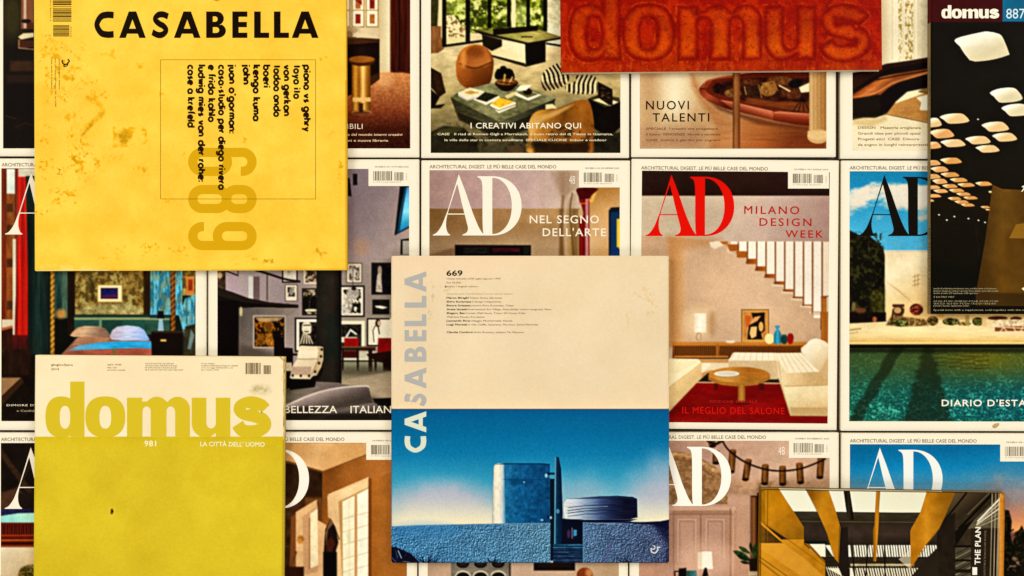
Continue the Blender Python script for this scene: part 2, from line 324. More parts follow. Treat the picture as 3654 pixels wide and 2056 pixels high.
# ------------------------------------------------------------------ the magazine
LAYER = 0.00004
class Magazine:
    def __init__(s, name, label, group, box, z0, t, th=0.0, c=None, corner=4, droop=(0.0011, 12), pages='#e6d8b4', spine='left', back='#d8c8a4', spine_col=None):
        x0, y0, x1, y1 = box; s.box = box; s.c = c or ((x0 + x1) / 2, (y0 + y1) / 2); s.th = th; s.z0, s.t = z0, t
        s.f = PX * (CAM_H + ZREF - z0 - t) / CAM_H; s.corner = corner; s.droop = droop
        s.root = bpy.data.objects.new(name, None); COL.objects.link(s.root); s.root.empty_display_size = 0.05
        s.root.location = ((s.c[0] - W0 / 2) * s.f, (H0 / 2 - s.c[1]) * s.f, z0); s.root.rotation_euler = (0, 0, -th)
        s.root['label'] = label; s.root['category'] = 'magazine'; s.root['group'] = group
        s.parts = {}; s.lay = 3; s.cs, s.sn = math.cos(th), math.sin(th); s.Z(0, 0, 1)
        f = s.f; hx0, hx1, hy0, hy1 = (x0 - s.c[0]) * f, (x1 - s.c[0]) * f, (s.c[1] - y1) * f, (s.c[1] - y0) * f
        s.ext = (hx0, hy0, hx1, hy1); e = 0.0007; zt = t - 0.0004 - droop[0] * 0.55
        s.slab('back_cover', (hx0 + .0002, hy0 + .0002, hx1 - .0002, hy1 - .0002), 0, 0.0004, ink(back))
        s.slab('page_block', (hx0 + (.0014 if spine == 'left' else e), hy0 + e, hx1 - (.0014 if spine == 'right' else e), hy1 - e), 0.0006, zt, pages_mat(pages), wav=True)
        sx = (hx0 + .0001, hx0 + .0011) if spine == 'left' else (hx1 - .0011, hx1 - .0001)
        s.slab('spine', (sx[0], hy0 + .0003, sx[1], hy1 - .0003), 0.0005, t - 0.0004 - droop[0], ink(spine_col or back))
    def Z(s, ox, oy, k): s.ox, s.oy, s.k = ox, oy, k; return s
    def slab(s, name, b, z0, z1, m, wav=False):
        r = 0.0006; out = [(q[0], q[1]) for q in rr(b[0], b[1], b[2], b[3], min(r, (b[2] - b[0]) * .3), 3)]; n = len(out)
        V = [(x, y, z0) for x, y in out] + [(x, y, z1) for x, y in out]
        F = [tuple(range(n))[::-1], tuple(range(n, 2 * n))] + [(i, (i + 1) % n, n + (i + 1) % n, n + i) for i in range(n)]
        me = bpy.data.meshes.new(name); me.from_pydata(V, [], F); me.materials.append(m); return s.link(name, me)
    def link(s, name, me, parent=None):
        o = bpy.data.objects.new(name, me); COL.objects.link(o); o.parent = parent or s.root; return o
    def local(s, P):                       # layout point -> magazine frame
        d = np.asarray(P, float) - np.array(s.c)
        x = d[:, 0] * s.cs + d[:, 1] * s.sn; y = -d[:, 0] * s.sn + d[:, 1] * s.cs
        return np.stack([x * s.f, -y * s.f], 1)
    def zt(s, x, y):                       # the cover falls away a little along its edges
        a, wd = s.droop; wd *= s.f
        d = np.minimum(np.minimum(x - s.ext[0], s.ext[2] - x), np.minimum(y - s.ext[1], s.ext[3] - y))
        return s.t - a * np.clip(1 - d / wd, 0, 1) ** 2
    def cover(s, pr=None, col=None, name='front_cover', dev=(.015, .02, .22)):
        if pr is not None: pr.develop(*dev, int(abs(s.c[0]) + abs(s.c[1])) % 997)
        x0, y0, x1, y1 = s.box
        if pr is None:
            e = [0, 1, 2.5, 4.5, 7, 10, 14, 20, 60]
            u = np.array([x0 + q for q in e] + [(x0 + x1) / 2] + [x1 - q for q in e[::-1]]); v = np.array([y0 + q for q in e] + [(y0 + y1) / 2] + [y1 - q for q in e[::-1]])
        else: u, v = pr.u, pr.v
        U, V = np.meshgrid(u, v); r = s.corner
        du = np.minimum(U - x0, x1 - U); dv = np.minimum(V - y0, y1 - V); k = (du < r) & (dv < r)
        a, b = r - du, r - dv; sc = np.where(k, np.maximum(a, b) / (np.hypot(a, b) + 1e-9), 1.0)
        U = np.where(k, U + np.where(U - x0 < x1 - U, 1, -1) * (a - a * sc), U); V = np.where(k, V + np.where(V - y0 < y1 - V, 1, -1) * (b - b * sc), V)
        x = (U - s.c[0]) * s.f; y = (s.c[1] - V) * s.f
        return s.sheet(name, x, y, 0, print_mat() if pr is not None else ink(col), None if pr is None else pr.C, skirt=0.00045)
    def photo(s, pr, name='cover_photo'):
        pr.develop(.06, .042, .28, int(abs(s.c[0]) + abs(s.c[1])) % 997, .8)
        return s.sheet(name, (pr.U - s.c[0]) * s.f, (s.c[1] - pr.V) * s.f, LAYER, print_mat(), pr.C)
    def sheet(s, name, x, y, dz, m, C=None, skirt=0):
        ny, nx = x.shape; z = s.zt(x, y) + dz
        P = np.stack([x, y, z], -1).reshape(-1, 3)
        i = np.arange(ny * nx).reshape(ny, nx)
        Q = np.stack([i[:-1, :-1], i[1:, :-1], i[1:, 1:], i[:-1, 1:]], -1).reshape(-1, 4)
        if skirt:
            ring = np.concatenate([i[0, :-1], i[:-1, -1], i[-1, :0:-1], i[:0:-1, 0]]); n0 = len(P); R = P[ring].copy(); R[:, 2] -= skirt
            P = np.concatenate([P, R]); a = np.arange(len(ring)); b = np.roll(a, -1)
            Q = np.concatenate([Q, np.stack([ring, ring[b], n0 + b, n0 + a], -1)])
        me = bpy.data.meshes.new(name); me.vertices.add(len(P)); me.vertices.foreach_set('co', P.astype(np.float32).ravel())
        me.loops.add(Q.size); me.loops.foreach_set('vertex_index', Q.astype(np.int32).ravel()); me.polygons.add(len(Q))
        me.polygons.foreach_set('loop_start', np.arange(0, Q.size, 4, dtype=np.int32)); me.polygons.foreach_set('loop_total', np.full(len(Q), 4, np.int32))
        me.update(calc_edges=True); me.validate()
        if C is not None:
            A = albedo(C.reshape(-1, 3)); A = np.concatenate([A, A[ring]]) if skirt else A
            A = np.concatenate([A, np.ones((len(A), 1))], 1); at = me.color_attributes.new('Col', 'FLOAT_COLOR', 'POINT'); at.data.foreach_set('color', A.astype(np.float32).ravel())
        me.materials.append(m); me.polygons.foreach_set('use_smooth', np.ones(len(Q), bool)); return s.link(name, me)
    def _add(s, part, xy, faces, col, dz):
        x, y = xy[:, 0], xy[:, 1]; z = s.zt(x, y) + dz
        s.parts.setdefault(part, []).append((np.stack([x, y, z], 1), faces, col))
    def pieces(s, part, pcs, fn, col):
        """flat shapes with holes; fn maps design points to the current layout system"""
        for j, pc in enumerate(pcs):
            loops = [s.local(np.asarray(fn(np.asarray(l, float))) * s.k + np.array([s.ox, s.oy])) for l in pc]
            tris = tessellate_polygon([[Vector((a * 1e4, b * 1e4, 0)) for a, b in l] for l in loops]); xy = np.concatenate(loops)
            F = []
            for t in tris:
                a, b, c = (xy[q] for q in t); ar = (b[0] - a[0]) * (c[1] - a[1]) - (b[1] - a[1]) * (c[0] - a[0]); F.append(tuple(t) if ar > 0 else tuple(t)[::-1])
            s._add(part, xy, F, col, s.lay * LAYER + (j % 9) * 0.000004)
    def shape(s, part, pts, col): s.pieces(part, [[pts]], lambda p: p, col)
    def bar(s, part, x0, y0, x1, y1, col): s.shape(part, [(x0, y0), (x1, y0), (x1, y1), (x0, y1)], col)
    def caps(s, part, word, spans, y0, y1, col, rot=False):
        """geometric capitals set into explicit spans; rot: the word runs up the page"""
        for ch, (a, b) in zip(word, spans):
            if rot: fn = lambda p, a=a, b=b: np.stack([y0 + p[:, 1] * (y1 - y0), b - p[:, 0] * (b - a)], 1)
            else: fn = lambda p, a=a, b=b: np.stack([a + p[:, 0] * (b - a), y0 + p[:, 1] * (y1 - y0)], 1)
            s.pieces(part, GEO[ch], fn, col)
    def domus(s, part, x0, x1, yx, yb, col):
        fn = lambda p: np.stack([x0 + (p[:, 0] - 283) / 1409 * (x1 - x0), yx + (p[:, 1] - 335) / 250 * (yb - yx)], 1)
        s.pieces(part, DOMUS, fn, col)
    def monogram(s, xr, yb, col, k=0.50466, part='masthead'):   # right and bottom edge, in layout units
        z = (s.ox, s.oy, s.k); s.Z(0, 0, 1)
        s.pieces(part, ADP, lambda p: np.stack([xr + (p[:, 0] - 1112) * k, yb + (p[:, 1] - 556) * k], 1), col); s.Z(*z)
    def mono(s, part, text, x, y, xh, length, col, weight=0.25):      # runs down the page
        pcs, wd = mono_pieces(text, weight); k = length / wd
        s.pieces(part, pcs, lambda p: np.stack([x + p[:, 1] * xh, y + p[:, 0] * k], 1), col)
    def text(s, part, body, x, y, h, wd=None, col='#ffffff', bold=0.012, track=1.0, rot=0, res=3):
        V, F = glyph_run(body, 0.0, track, res); V = V * h
        if wd: V = V * np.array([wd / np.ptp(V[:, 0]), 1])
        a = math.radians(rot); G = np.stack([V[:, 0] * math.cos(a) - V[:, 1] * math.sin(a), V[:, 0] * math.sin(a) + V[:, 1] * math.cos(a)], 1)
        q = s.local(np.array([[x * s.k + s.ox, y * s.k + s.oy]]))
        b = bold * h * 1.25                       # heavier weights: the run is laid down again a hair to each side
        for i, (dx, dy) in enumerate(((0, 0), (b, 0), (-b, 0), (0, b), (0, -b), (b * .7, b * .7), (-b * .7, b * .7), (b * .7, -b * .7), (-b * .7, -b * .7)) if bold >= .008 else ((0, 0),)):
            s._add(part, q + (G + np.array([dx, dy])) * s.k * s.f, F, col, s.lay * LAYER + i * 0.000003)
    def barcode(s, part, x0, y0, x1, y1, col, seed=1, vertical=True, fill=0.5):
        R = random.Random(seed); p = x0 if vertical else y0; e = x1 if vertical else y1; u = (e - p) / 46.0
        while p < e:
            wd = u * R.choice((1, 1, 2, 3)) * fill * 1.6
            if p + wd > e: break
            s.bar(part, *((p, y0, p + wd, y1) if vertical else (x0, p, x1, p + wd)), col); p += wd + u * R.choice((1, 1, 2)) * 0.9
    def finish(s):
        for part, L in s.parts.items():
            part = part.split('#')[0]
            V = []; F = []; MI = []; mats = []; n = 0
            for xyz, faces, col in L:
                if col not in mats: mats.append(col)
                V.append(xyz); F += [tuple(int(i) + n for i in f) for f in faces]; MI += [mats.index(col)] * len(faces); n += len(xyz)
            me = bpy.data.meshes.new(part); me.from_pydata(np.concatenate(V).tolist(), [], F)
            for c in mats: me.materials.append(ink(c))
            me.polygons.foreach_set('material_index', np.array(MI, np.int32)); me.update(); s.link(part, me)
        return s

# ------------------------------------------------------------------ the table under everything
def table():
    n = 12; me = bpy.data.meshes.new('table_surface')
    X = np.linspace(-0.85, 0.85, n); Y = np.linspace(-0.6, 0.6, n)
    V = [(x, y, -0.001) for y in Y for x in X] + [(x, y, -0.031) for y in Y for x in X]
    F = [(j * n + i, j * n + i + 1, (j + 1) * n + i + 1, (j + 1) * n + i) for j in range(n - 1) for i in range(n - 1)]
    F += [tuple(n * n + q for q in f[::-1]) for f in F]
    ring = [i for i in range(n)] + [j * n + n - 1 for j in range(1, n)] + [(n - 1) * n + i for i in range(n - 2, -1, -1)] + [j * n for j in range(n - 2, 0, -1)]
    F += [(ring[k], n * n + ring[k], n * n + ring[(k + 1) % len(ring)], ring[(k + 1) % len(ring)]) for k in range(len(ring))]
    me.from_pydata(V, [], F); m, nt, b = _mat('dark stained wood'); N = nt.nodes; L = nt.links
    tc = N.new('ShaderNodeTexCoord'); mp = N.new('ShaderNodeMapping'); mp.inputs['Scale'].default_value = (3, 40, 3)
    nz = N.new('ShaderNodeTexNoise'); nz.inputs['Scale'].default_value = 4; nz.inputs['Detail'].default_value = 6
    cr = N.new('ShaderNodeValToRGB'); cr.color_ramp.elements[0].color = (.012, .006, .003, 1); cr.color_ramp.elements[1].color = (.05, .026, .014, 1)
    L.new(tc.outputs['Object'], mp.inputs[0]); L.new(mp.outputs[0], nz.inputs['Vector']); L.new(nz.outputs[0], cr.inputs[0]); L.new(cr.outputs[0], b.inputs['Base Color'])
    b.inputs['Roughness'].default_value = 0.55; me.materials.append(m)
    o = bpy.data.objects.new('table_surface', me); COL.objects.link(o); o['kind'] = 'structure'
    o['label'] = 'dark brown wooden surface showing only in the gaps between the covers'
    o['category'] = 'table'
table()

K = 1300 / 2576.0
Z1 = (0, 0, K); Z2 = (1200, 0, K); Z3 = (2354, 0, K); Z4 = (0, 540, K); Z5 = (1300, 560, K); Z6 = (2354, 560, K)
Z7 = (0, 1225, 1478 / 2576.0); Z8 = (1300, 1325, K); Z9 = (2354, 1325, K)
ZA = (750, 960, 660 / 1739.0); ZB = (2380, 840, 630 / 1295.0); ZC = (3280, 0, 374 / 417.0)
PAPER = '#f1e9d5'
GRID = 'white bordered magazines laid edge to edge in a grid'
TOP = 'larger magazines lying on top of the grid'

def grid_mag(label, box, pic, th=0.0, t=0.008, notch=True, strap=True, seed=0, date='NUMERO 503 OTTOBRE 2023', edge=PAPER):
    box = (box[0] + 1.5, box[1] + 2, box[2] - 1.5, box[3] - 2)
    m = Magazine('interiors_magazine', label, GRID, box, 0.0, t, th, droop=(0.0020, 19), pages='#ddcba4', back='#d9cdb0', spine_col='#d6c9a8')
    m.cover(col=edge)
    p = Print(*pic, c=m.c, th=th)
    m.pic = pic
    if strap:
        x0, y0, x1 = pic[0], pic[1], pic[2]; w_ = x1 - x0
        m.text('strapline', 'ARCHITECTURAL DIGEST. LE PIÙ BELLE CASE DEL MONDO', x0 + 1, y0 - 7, 12, 452, '#8a7a5c', 0.014, 1.0, res=2)
        if notch:
            m.lay = 2; m.bar('barcode', x1 - 145, y0 - 4, x1 + 1, y0 + 61, PAPER); m.lay = 3
            m.text('issue_date', date, x1 - 122, y0 - 5, 5, 120, '#8d8068', 0.01, 1.0, res=1)
            m.barcode('barcode', x1 - 128, y0 + 8, x1 - 59, y0 + 42, '#6b5a3c', seed + 1)
            m.barcode('barcode', x1 - 53, y0 + 12, x1 - 19, y0 + 42, '#6b5a3c', seed + 2)
            m.text('barcode', '9 771124 403007', x1 - 128, y0 + 50, 5, 100, '#9a8c70', 0, 1, res=1)
            m.text('barcode', '30503', x1 - 7, y0 + 40, 5, 24, '#9a8c70', 0, 1, rot=90, res=1)
    return m, p

# ================================================================== top row of the grid
def dark_lounge():
    m, p = grid_mag('white bordered magazine with a near black lounge photo left of the stained yellow magazine', (-27, -407, 733, 559), (11, -330, 700, 530), t=.0078, strap=False)
    p.Z(*Z1); p.fill('#160c06', (.03, 120))
    p.ell(90, 120, 90, 160, '#3a3216', 120); p.rect(150, -40, 240, 205, '#7c4e36', 3, (.06, 30, 200)); p.rect(168, -40, 186, 200, '#b59a86', 6)
    p.rect(190, 160, 240, 205, '#5a2c1c', 8); p.ell(185, 150, 35, 14, '#1c0d07', 8)
    p.poly([(128, 262), (165, 236), (240, 232), (240, 262), (150, 280)], '#c9b994', 4); p.poly([(128, 285), (240, 285), (240, 330), (150, 345), (130, 330)], '#4a2616', 6)
    p.line([(135, 280), (132, 340), (240, 350)], 6, '#b08a60', 4)
    p.rect(70, 430, 240, 505, '#3a2313', 20, (.05, 40)); p.rect(50, 530, 240, 585, '#2b190d', 16); p.rect(22, 600, 240, 820, '#120904', 10)
    p.line([(40, 820), (110, 840)], 5, '#3b2a18', 4); p.line([(110, 900), (180, 870), (235, 890)], 7, '#2d2012', 6)
    m.photo(p); return m.finish()
dark_lounge()

def bar_stool():
    m, p = grid_mag('magazine with a cylindrical brass bar stool on speckled flooring beside a dark red door', (738, -405, 1497, 563), (775, -330, 1464, 530), t=.0083, strap=False)
    p.Z(*Z2); p.fill('#c6b492', (.03, 80))
    p.rect(295, -60, 385, 520, ((295, 0), (385, 0), '#b9a680', '#dccfae'), 12)
    for i in range(3):
        for j in range(3):
            x, y = 10 + i * 100, -130 + j * 105 - 10
            p.rect(x, y, x + 88, y + 98 + 26, '#8a6a34'); p.rect(x + 5, y + 5, x + 83, y + 118, '#d3c3a0'); p.rect(x + 10, y + 10, x + 78, y + 112, '#e9dec4')
            p.rect(x + 25, y + 30, x + 62, y + 98, '#8e3018' if (i + j) % 2 else '#a5683c', 2, (.08, 20))
    p.poly([(130, 0), (180, 0), (182, 40)], '#8e3018')
    p.rect(380, -60, 524, 520, '#4a170b', 3, (.14, 14, 260)); p.rect(440, -60, 452, 520, '#260a05', 4); p.rect(380, -60, 388, 520, '#7a4a30', 4)
    p.poly([(60, 515), (300, 512), (524, 515), (524, 1060), (60, 1060)], ((0, 520), (0, 1040), '#c08250', '#b06f42', '#8a4426', '#4a1a0c', '#38110a'), 5, (.11, 12))
    p.ell(340, 560, 60, 60, '#d8a878', 60, a=.6); p.line([(440, 505), (524, 520)], 8, '#6a2c18', 5)
    p.poly([(60, 268), (190, 270), (306, 278), (306, 560), (240, 610), (60, 690)], '#21100a', 3, (.04, 40)); p.poly([(60, 268), (190, 268), (306, 276), (306, 300), (60, 318)], '#4a2c18', 4)
    p.poly([(243, 540), (306, 512), (306, 560), (243, 606)], '#4a2a16', 6)
    p.ell(110, 215, 45, 22, '#a89070', 6); p.ell(90, 245, 28, 26, '#8a7050', 6); p.line([(120, 200), (160, 190), (165, 225)], 12, '#b9a482', 5); p.rect(75, 262, 140, 275, '#5c4428', 4)
    p.rect(108, 455, 243, 790, ((108, 0), (243, 0), '#6a3a10', '#c8923e', '#8a5418', '#e6bf74', '#a06a26', '#6a3c12'), 4, (.05, 20, 120))
    p.rect(115, 690, 243, 720, '#d8b070', 4); p.ell(180, 795, 72, 18, '#9a6a3a', 5); p.ell(178, 800, 62, 10, '#6a3a1c', 5); p.rect(160, 730, 190, 795, '#4a2810', 6)
    p.ell(180, 432, 94, 36, '#4a260c', 4); p.ell(180, 420, 92, 24, '#8a5420', 6, (.06, 30))
    p.line([(75, 640), (108, 628)], 8, '#2a120a', 4)
    m.photo(p); m.Z(*Z2)
    m.text('headline', 'INCREDIBILI', -148, 912, 36, 334, '#efe2c8', .006, 1.12)
    m.text('caption', 'Viaggio nelle case del mondo interni creativi', -148, 960, 16, 614, '#e2c8a4', 0.02, 1, res=2)
    m.text('caption', 'indirizzi segreti e nuove librerie', -120, 1002, 16, 486, '#e2c8a4', 0.02, 1, res=2)
    return m.finish()
bar_stool()

def living_room():
    m, p = grid_mag('magazine with a stone coffee table, round leather armchairs and striped cushions', (1501, -403, 2247, 565), (1537, -330, 2214, 546), t=.008, strap=False)
    p.Z(*Z2); p.fill(((0, 200), (0, 1082), '#dccba0', '#cdb98a', '#ab9868', '#7a6c48', '#3a3420'), (.10, 60, 26))
    # garden beyond the glass
    def garden(x, y):
        q = fbm(x / 34, y / 30, 3, 5, .65); r = fbm(x / 90, y / 80, 9, 3); a = sstep(.38, .62, q)[..., None]; b = sstep(.52, .68, q * .6 + r * .4)[..., None]
        c = rgb('#39400f') * (1 - a) + rgb('#8a9430') * a; return c * (1 - b) + rgb('#dcdb92') * b
    p.rect(668, -340, 1600, 235, garden); p.ell(850, 30, 110, 70, '#c9d27a', 80, (.15, 20), .35); p.rect(1225, -300, 1345, 190, garden, 2); p.ell(1290, 110, 90, 80, '#c8cf84', 70, (.12, 20), .5)
    def rocks(x, y):
        q = fbm(x / 16, y / 14, 21, 4, .6); a = sstep(.35, .55, q)[..., None]; return rgb('#8a6f3e') * (1 - a) + rgb('#ecdcae') * a
    p.poly([(775, 110), (830, 105), (880, 170), (925, 190), (930, 290), (775, 290)], rocks, 6)
    p.rect(668, -340, 770, 370, ((668, 0), (770, 0), '#c8b080', '#e4d4a8'), 4)
    p.poly([(775, 270), (920, 262), (920, 300), (775, 318)], '#ddcf9a', 5); p.rect(1490, 190, 1600, 330, '#e8dfbe', 8, (.08, 14))
    p.poly([(1492, -340), (1600, -340), (1600, 200), (1492, 200)], '#d9d0a8', 3, (.2, 22)); p.rect(1240, -340, 1268, 195, '#e2d4a4', 3)
    p.poly([(668, -340), (735, -340), (722, 60), (715, 190), (668, 190)], '#3c3818', 10, (.12, 20)); p.poly([(668, 185), (742, 185), (742, 260), (766, 345), (720, 375), (668, 378)], '#8a5c34', 5, (.12, 14, 60))
    for x0, x1, yb in ((748, 778, 330), (914, 946, 305), (1070, 1096, 200), (1207, 1234, 190), (1344, 1370, 190), (1464, 1492, 220)): p.rect(x0, -340, x1, yb, '#171007', 2)
    p.poly([(756, 318), (1095, 272), (1095, 290), (760, 336)], '#1d1509', 2)
    # far table, its bench and legs
    p.poly([(1100, 385), (1340, 330), (1340, 455)], '#e2d4a8', 4); p.poly([(1170, 290), (1340, 300), (1340, 390), (1170, 350)], '#e9dcb4', 5, (.05, 30))
    p.poly([(938, 203), (1110, 214), (1430, 210), (1600, 262), (1355, 302)], ((938, 205), (1600, 262), '#5c5526', '#8c8a46', '#a89c5a', '#6e6232'), 3, (.1, 50, 16))
    p.poly([(938, 203), (1355, 302), (1600, 262), (1600, 276), (1355, 318), (1030, 246)], '#221a0b', 2)
    p.poly([(1030, 246), (1172, 282), (1172, 328), (1100, 362), (1036, 322)], '#241a0c', 3); p.poly([(1334, 310), (1480, 292), (1480, 438), (1340, 474)], '#171008', 2)
    p.poly([(1098, 388), (1335, 448), (1340, 474), (1100, 404)], '#2a2010', 3); p.poly([(1108, 206), (1425, 181), (1425, 218), (1110, 250)], '#1a1108', 2)
    p.line([(1310, 262), (1385, 262)], 7, '#1c1409', 3); p.poly([(1484, 300), (1600, 318), (1600, 334), (1484, 316)], '#2c2312', 3)
    # leather armchair
    p.poly([(846, 500), (850, 430), (880, 360), (935, 322), (990, 314), (1050, 330), (1096, 380), (1113, 440), (1106, 520), (1085, 590), (1030, 630), (950, 632), (890, 605), (858, 560)], ((850, 360), (1100, 600), '#c07a38', '#a8622a', '#7e4218', '#54280e'), 4, (.05, 50), sm=4)
    p.poly([(905, 455), (920, 360), (985, 326), (1060, 350), (1096, 430), (1060, 468), (980, 476)], ((920, 340), (1060, 460), '#8a4a1c', '#a86230', '#b47038'), 14, sm=4); p.ell(990, 370, 50, 38, '#7c4018', 40, a=.7)
    p.line([(875, 452), (980, 482), (1098, 440)], 9, '#5e2f10', 7, sm=5); p.ell(900, 420, 22, 60, '#d08e4c', 28, a=.8)
    p.poly([(1120, 600), (1180, 640), (1050, 650), (900, 640)], '#8a7448', 20, a=.6)
    # dark basket chair at the edge
    p.poly([(668, 478), (742, 520), (752, 570), (775, 655), (725, 690), (690, 640), (668, 620)], '#2c180b', 4, (.1, 12)); p.poly([(668, 630), (730, 690), (700, 745), (770, 735), (740, 765), (668, 768)], '#170c06', 4)
    for i in range(5): p.line([(690 + i * 14, 505 + i * 8), (715 + i * 12, 640)], 3, '#5a3a1c', 3)
    # striped cushions
    for P_, s0, dx in (([(1450, 560), (1478, 500), (1570, 446), (1600, 470), (1650, 545), (1600, 612), (1478, 640)], 1440, -.42), ([(1618, 610), (1700, 572), (1690, 536), (1820, 536), (1842, 590), (1838, 655), (1780, 664), (1660, 660)], 1600, .25)):
        def stripes(x, y, s0=s0, dx=dx):
            a = sstep(.42, .58, np.abs(((x - s0 + dx * (y - 550) + 6 * np.sin(y / 22)) / 33) % 1 * 2 - 1))[..., None]; return rgb('#e3cfa0') * (1 - a) + rgb('#150c07') * a
        p.poly(P_, stripes, 3, sm=3)
    p.poly([(1450, 575), (1520, 590), (1605, 575), (1600, 612), (1478, 640)], '#3a2814', 12, a=.35)
    # low stone table with things on it
    p.poly([(840, 780), (1150, 905), (1545, 735), (1500, 860), (1160, 990), (870, 850)], '#2a2414', 16)
    p.poly([(808, 690), (880, 640), (1090, 590), (1300, 600), (1552, 698), (1152, 862)], ((810, 690), (1550, 700), '#5c5a38', '#84805a', '#6a6642', '#8c8862'), 3, (.15, 34, 18))
    p.poly([(808, 690), (1152, 862), (1552, 698), (1538, 738), (1152, 904), (842, 782)], ((808, 740), (1550, 740), '#39361f', '#55523a', '#2f2c1a'), 3, (.12, 40, 12))
    p.poly([(862, 655), (945, 620), (1075, 655), (1070, 672), (925, 712), (862, 676)], '#efe6cc', 2); p.poly([(862, 655), (945, 622), (1068, 655), (925, 700)], '#e2d2a8', 2, (.1, 20)); p.poly([(900, 655), (950, 640), (1010, 655), (950, 668)], '#b5904c', 3); p.line([(862, 668), (925, 706), (1072, 662)], 4, '#8a7c9a', 3)
    p.poly([(970, 705), (1040, 650), (1155, 680), (1150, 700), (1060, 742)], '#e9dfc2', 2); p.poly([(985, 700), (1050, 650), (1150, 676), (1062, 722)], '#2c2818', 2, (.1, 12))
    p.poly([(1085, 745), (1140, 690), (1270, 725), (1268, 752), (1150, 800)], '#efe6c8', 2); p.poly([(1098, 735), (1150, 690), (1262, 720), (1155, 765)], '#d8ab3c', 2, (.14, 12)); p.line([(1088, 756), (1150, 782), (1268, 740)], 4, '#3a3018', 2)
    p.poly([(1250, 655), (1330, 632), (1450, 672), (1360, 712), (1250, 668)], '#f0e8cc', 2); p.poly([(1270, 652), (1335, 636), (1430, 668), (1352, 694)], '#6a6340', 3, (.1, 10)); p.poly([(1190, 680), (1250, 650), (1280, 665), (1210, 700)], '#cdbb86', 4); p.ell(1352, 650, 32, 22, '#26140c', 3); p.ell(1352, 625, 10, 12, '#26140c', 3)
    p.poly([(1300, 605), (1385, 600), (1340, 640), (1270, 640)], '#efe6c6', 6)
    p.poly([(1128, 560), (1130, 500), (1160, 484), (1225, 486), (1252, 510), (1252, 566)], '#120b06', 3, sm=3); p.ell(1180, 480, 22, 14, '#171008', 3)
    p.poly([(1126, 580), (1282, 576), (1255, 625), (1225, 645), (1185, 645), (1150, 625)], '#22140a', 3, sm=3); p.ell(1204, 580, 77, 24, '#6a4a26', 3); p.ell(1204, 584, 66, 18, '#8a5428', 4, (.2, 14))
    p.line([(1185, 585), (1192, 530)], 14, '#b09048', 4); p.line([(1222, 590), (1246, 545)], 9, '#d8a878', 4); p.line([(1150, 580), (1260, 592)], 8, '#3c200e', 4)
    # chest with a radio, near armchair
    p.poly([(1780, 700), (1850, 672), (1990, 690), (2009, 725), (2009, 900), (1960, 945), (1880, 945), (1810, 900)], '#120b06', 3, (.03, 30)); p.poly([(1785, 700), (1850, 678), (2000, 690), (2008, 722), (1900, 758)], '#423a22', 5, (.08, 20)); p.poly([(1815, 708), (1880, 690), (1995, 722), (1935, 750)], '#e6d7a8', 3)
    p.poly([(1848, 578), (1952, 632), (1955, 742), (1930, 745), (1850, 690)], '#1c120a', 2); p.stain((1860, 600, 1945, 720), '#a07a44', 12, .5, .6, 31)
    p.poly([(1372, 1090), (1362, 960), (1358, 890), (1385, 815), (1440, 780), (1540, 772), (1620, 745), (1700, 712), (1765, 706), (1795, 730), (1818, 830), (1824, 960), (1790, 1090)], ((1370, 850), (1815, 930), '#c49248', '#a8722e', '#7a4a18', '#a06426', '#8c521c'), 4, (.05, 40), sm=4)
    p.poly([(1430, 890), (1470, 850), (1560, 815), (1680, 735), (1500, 800), (1390, 830), (1365, 900), (1380, 960)], '#c8a060', 18, a=.8, sm=3); p.poly([(1400, 1090), (1385, 1000), (1600, 1010), (1790, 1000), (1780, 1090)], '#241407', 30, a=.85)
    p.poly([(1480, 740), (1530, 735), (1560, 765), (1480, 775)], '#e6d4a0', 8)
    p.poly([(668, 1090), (668, 935), (760, 890), (900, 905), (990, 985), (1010, 1090)], '#262112', 14, (.1, 40)); p.poly([(668, 960), (720, 920), (860, 890), (900, 920), (760, 960)], '#4a4424', 14, a=.7)
    p.stain((668, 850, 2008, 1085), '#17130a', 60, .46, .5, 77, .2); p.rect(1820, 940, 2010, 1090, '#221c10', 20, (.1, 30)); p.ell(1270, 1060, 60, 30, '#5c4028', 20, a=.7)
    m.photo(p); m.Z(*Z2)
    m.text('headline', 'I CREATIVI ABITANO QUI', 950, 908, 38, 780, '#f2ead2', .016, 1.08)
    m.text('caption', 'CASE   Il riad di Romeo Gigli a Marrakech, il buen retiro del dj Tiësto in Giamaica,', 716, 956, 15, 1240, '#e4d8b4', .022, 1, res=2)
    m.text('caption', 'le ville delle star in costiera amalfitana  SPECIALE CUCINE  Indoor e outdoor', 766, 998, 15, 1145, '#e4d8b4', .022, 1, res=2)
    return m.finish()
living_room()

